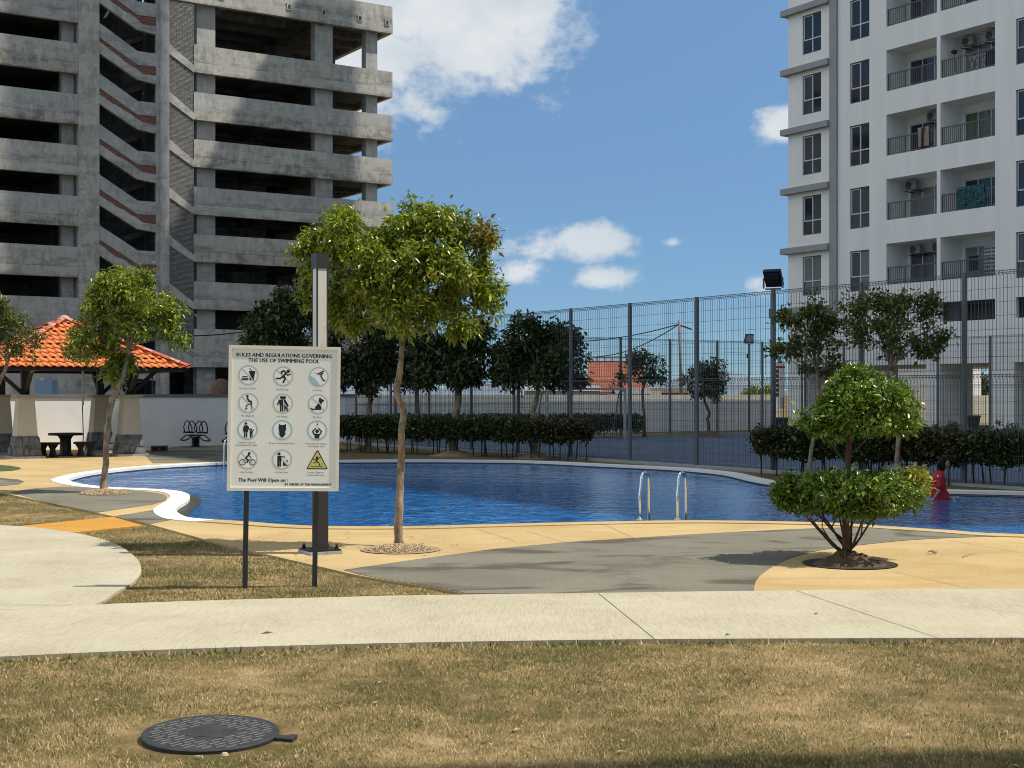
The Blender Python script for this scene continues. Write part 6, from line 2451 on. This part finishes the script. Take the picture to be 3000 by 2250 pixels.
top = S(1467, 700, 95)
cable('overhead_cable', 'upper black overhead cable running left from the utility pole', top, S(1240, 738, 108), .25, .04)
cable('overhead_cable', 'lower sagging black cable from the utility pole to the red roofed house', top, S(1290, 770, 118), .5, .04)
cable('overhead_cable', 'black cable along the car park above the pavilion', S(40, 703, 78), S(150, 726, 79), .2, .035)
cable('overhead_cable', 'black cable along the car park, left of the rules sign', S(385, 726, 80), S(560, 712, 84), .1, .035)

# red roofed house
rh = thing('red_roofed_house', 'low house with a big faded red roof beyond the far wall', 'house', S(1325, 850, 150) * 1.0)
rh.location.z = 0
hk = 150 / F
MB().box(-3.0, 5.2, 0, 7, -.1, 1.9).build('wall', [M['cream_wall']], rh)
redm, nd_, lk_, b_ = _new('faded_red_sheet_roof')
w_ = nd_.new('ShaderNodeTexWave')
w_.bands_direction = 'X'
w_.inputs['Scale'].default_value = 1.6
w_.inputs['Distortion'].default_value = .4
lk_.new(_coord(nd_, lk_), w_.inputs['Vector'])
lk_.new(_ramp(nd_, lk_, w_.outputs['Fac'], [(.2, (.26, .065, .035)), (.8, (.34, .10, .05))]), b_.inputs['Base Color'])
b_.inputs['Roughness'].default_value = .8
b = MB()
b.add([(-2.9, -.9, 1.75), (3.8, -.9, 1.75), (3.4, 3.2, 5.2), (-2.6, 3.2, 5.2), (-2.9, -.9, 1.68), (3.8, -.9, 1.68), (3.4, 3.2, 5.1), (-2.6, 3.2, 5.1)], [(0, 1, 2, 3), (7, 6, 5, 4), (0, 4, 5, 1), (1, 5, 6, 2), (2, 6, 7, 3), (3, 7, 4, 0)])
b.build('roof', [redm], rh)
b = MB()
b.box(-3.2, 3.0, 3.0, 6, 5.55, 5.68)
for i in range(7):
    b.box(-2.5 + i * .85, -2.35 + i * .85, 3.1, 3.25, 5.2, 5.549)
b.build('ridge_canopy', [M['grey_trim']], rh)
for x in (-1.6, .8, 2.6):
    MB().box(x, x + .9, -.03, -.002, .7, 1.55).build('window', [M['glass_dark']], rh)
for (x0, x1, yt, d_, lab, mat) in ((1130, 1300, 832, 132, 'low shed with a pale corrugated roof left of the red roofed house', 'grey_trim'), (1330, 1410, 838, 128, 'low grey shed roof in front of the red roofed house', 'coping_grey'),
                                   (1395, 1492, 838, 160, 'dark brown long shed right of the red roofed house', 'bark_dark'), (1640, 1700, 832, 150, 'pale open shed far right behind the cream wall', 'white_wall')):
    a, c = S(x0, 850, d_), S(x1, 850, d_)
    h = 1.6 + (850 - yt) * d_ / F
    o = thing('shed', lab, 'shed', (a.x, a.y, 0), 0, 'low sheds beyond the far wall')
    w = c.x - a.x
    MB().box(.2, w - .2, .2, 5, -.1, h - .55).build('wall', [M['grey_trim'] if mat != 'bark_dark' else M['bark_dark']], o)
    b = MB()
    b.add([(0, 0, h - .55), (w, 0, h - .55), (w, 3, h), (0, 3, h), (0, 6, h - .5), (w, 6, h - .5)], [(0, 1, 2, 3), (3, 2, 5, 4), (0, 4, 5, 1)])
    b.build('roof', [M[mat]], o)
bn = thing('banner_board', 'tall red and white board on posts behind the tower corner', 'signboard', S(1684, 850, 71))
bn.location.z = 0
MB().box(-.28, .28, -.03, .03, 1.4, 3.2).build('board', [M['white_wall']], bn)
b = MB()
for i in range(6):
    b.box(-.27, -.03, -.034, -.031, 1.45 + i * .24, 1.45 + i * .24 + .17)
b.box(-.28, .28, -.034, -.031, 2.9, 3.0)
b.build('red_blocks', [plain('dark_red_print', (.22, .02, .03), .6, .1)], bn)
for x in (-.2, .2):
    MB().box(x - .03, x + .03, -.02, .02, -.05, 1.4).build('post', [M['steel_grey']], bn)

# ------------------------------------------------------------------ builders' things behind the white wall
o = thing('water_tank', 'pale blue square water tank standing behind the white wall', 'water tank', S(100, 850, 70))
o.location.z = 0
MB().box(-.42, .42, -.4, .4, 0, 2.28).build('tank', [plain('pale_blue_plastic', (.22, .32, .45), .5, .06)], o)
MB().lathe([(.1, 0), (.1, .08), (.05, .12)], 12, (-.2, 0, 2.28)).build('lid', [M['frame_white']], o)
stuff_y = 66
for (x, y0, y1, rad, lab, colr) in ((477, 806, 850, .55, 'domed brown heap under tarpaulin behind the white wall', (.16, .08, .05)), (505, 802, 850, .7, 'larger domed reddish tarpaulin heap behind the white wall', (.2, .10, .07))):
    p = S(x - (0 if x == 477 else -20), 850, stuff_y)
    o = thing('covered_heap', lab, 'tarpaulin heap', (p.x, p.y, 0), 0, 'covered heaps behind the wall')
    h = 1.6 + (850 - y0 - (12 if x == 477 else 0)) * stuff_y / F
    MB().lathe([(rad * 1.2, 0), (rad * 1.15, h * .5), (rad * 1.0, h * .75), (rad * .7, h * .93), (rad * .25, h)], 14).build('tarpaulin', [plain('brown_tarpaulin', colr, .8, .35, 5)], o, smooth=True)
for (x, lab) in ((565, 'pale blue container behind the white wall, left one'), (592, 'pale blue container behind the white wall, right one')):
    p = S(x - 0, 850, 63)
    o = thing('blue_container', lab, 'container', (p.x, p.y, 0), 0, 'blue containers behind the wall')
    MB().box(-.33, .33, -.3, .3, 0, 1.6 + 28 * 63 / F - .3).build('body', [plain('pale_blue_drum', (.3, .4, .55), .5, .08)], o)
    MB().box(-.35, .35, -.32, .32, 1.6 + 28 * 63 / F - .299, 1.6 + 28 * 63 / F - .24).build('lid', [M['frame_white']], o)
p = S(628, 850, 60)
o = thing('timber_stack', 'stack of reddish timber boards behind the white wall', 'timber stack', (p.x, p.y, 0))
for i in range(9):
    for j in range(2):
        MB().box(-1.1 + rnd.uniform(-.12, .12), 1.1 + rnd.uniform(-.12, .12), j * .3, j * .3 + .27, .9 + i * .125, .9 + i * .125 + .1).build('board', [plain('reddish_board', (.2, .10, .065), .9, .3, 4) if i + j == 0 else bpy.data.materials['reddish_board']], o)
MB().box(-.9, .9, 0, .6, 0, .898).build('pallet', [M['bark_dark']], o)
o = thing('scaffold_trestle', 'thin dark scaffold trestle behind the pavilion', 'trestle', S(300, 850, 62))
o.location.z = 0
b = MB()
for x in (-.6, .6):
    b.tube([(x, 0, 0), (x, 0, 2.6)], .035, 6)
b.tube([(-.9, 0, 2.6), (1.2, 0, 2.6)], .035, 6)
b.tube([(-.6, 0, 2.0), (.6, 0, 2.2)], .03, 6)
b.build('tube_frame', [M['charcoal']], o)

# ------------------------------------------------------------------ litter on the paving
g_ = random.Random(77)
lb = MB()
for i in range(170):
    if i < 110:
        x, y = g_.uniform(-3.6, 3.8), g_.uniform(5.9, 8.7)
        z = -.012
    else:
        x, y = G(g_.uniform(560, 1000), g_.uniform(1150, 1225))
        z = .012
    s, a = g_.uniform(.006, .017), g_.uniform(0, 6.28)
    c_, s_ = math.cos(a), math.sin(a)
    P4 = [(-1.8, 0, 0), (0, -.55, .3), (1.8, 0, .15), (0, .6, .5)]
    lb.add([(x + s * (p[0] * c_ - p[1] * s_), y + s * (p[0] * s_ + p[1] * c_), z + s * p[2]) for p in P4], [(0, 1, 2, 3)])
tag(lb.build('leaf_litter', [plain('straw_brown_litter', (.34, .26, .16), .9, .5, 30)]), 'tiny dead leaf bits scattered over the lawn and deck', 'litter', kind='stuff')

x, y = G(2015, 1197)
o = thing('dry_leaf', 'pale curled dead leaf on the tan deck, right of the clipped shrub', 'leaf', (x, y, .006), R(20))
mb = MB()
for i in range(6):
    for k in (-1, 0, 1):
        w = .028 * math.sin(math.pi * (i + .3) / 5.6)
        mb.v.append((-.06 + i * .024, k * w, .008 + .02 * k * k + .012 * math.sin(i * 1.3)))
for i in range(5):
    for k in range(2):
        a = i * 3 + k
        mb.f.append((a, a + 3, a + 4, a + 1))
        mb.m.append(0)
mb.build('blade', [plain('pale_dead_leaf', (.55, .48, .38), .8, .1)], o)
a_, b2_ = Vector(G(2079, 1205) + (.008,)), Vector(G(2108, 1198) + (.008,))
o = thing('twig', 'thin dry twig on the tan deck at the right', 'twig', a_)
MB().tube([(0, 0, 0), (b2_ - a_) * .5 + Vector((0, .01, .008)), b2_ - a_], [.004, .0035, .002], 5).build('stick', [M['bark']], o)
for (px, py, s, lab) in ((577, 1370.5, .024, 'small dark leaf lying on the footpath'), (1763, 1329, .012, 'tiny dark chip on the footpath, right part'), (1572, 1374.5, .014, 'small dark stone on the footpath edge')):
    x, y = G(px, py)
    o = thing('dead_leaf', lab, 'leaf', (x, y, .008), R(35), 'bits lying on the footpath')
    mb = MB()
    mb.add([(-s * 2, 0, 0), (0, -s * .5, .004), (s * 2, 0, .002), (0, s * .6, .01)], [(0, 1, 2, 3)])
    mb.build('blade', [M['bark_dark']], o)
tag(MB().build('x', [M['soil']]) if False else None) if False else None
for (px, py, s, lab) in ((485, 1622, .02, 'small pale stone against the manhole cover'), (1060, 1598, .012, 'tiny pale stone in the lawn right of the manhole'), (1345, 1590, .012, 'tiny pale stone in the right half of the lawn')):
    x, y = G(px, py)
    o = thing('stone', lab, 'stone', (x, y, -.03))
    MB().lathe([(s * .6, 0), (s, s * .5), (s * .7, s), (s * .1, s * 1.2)], 7).build('pebble', [M['pebble']], o)
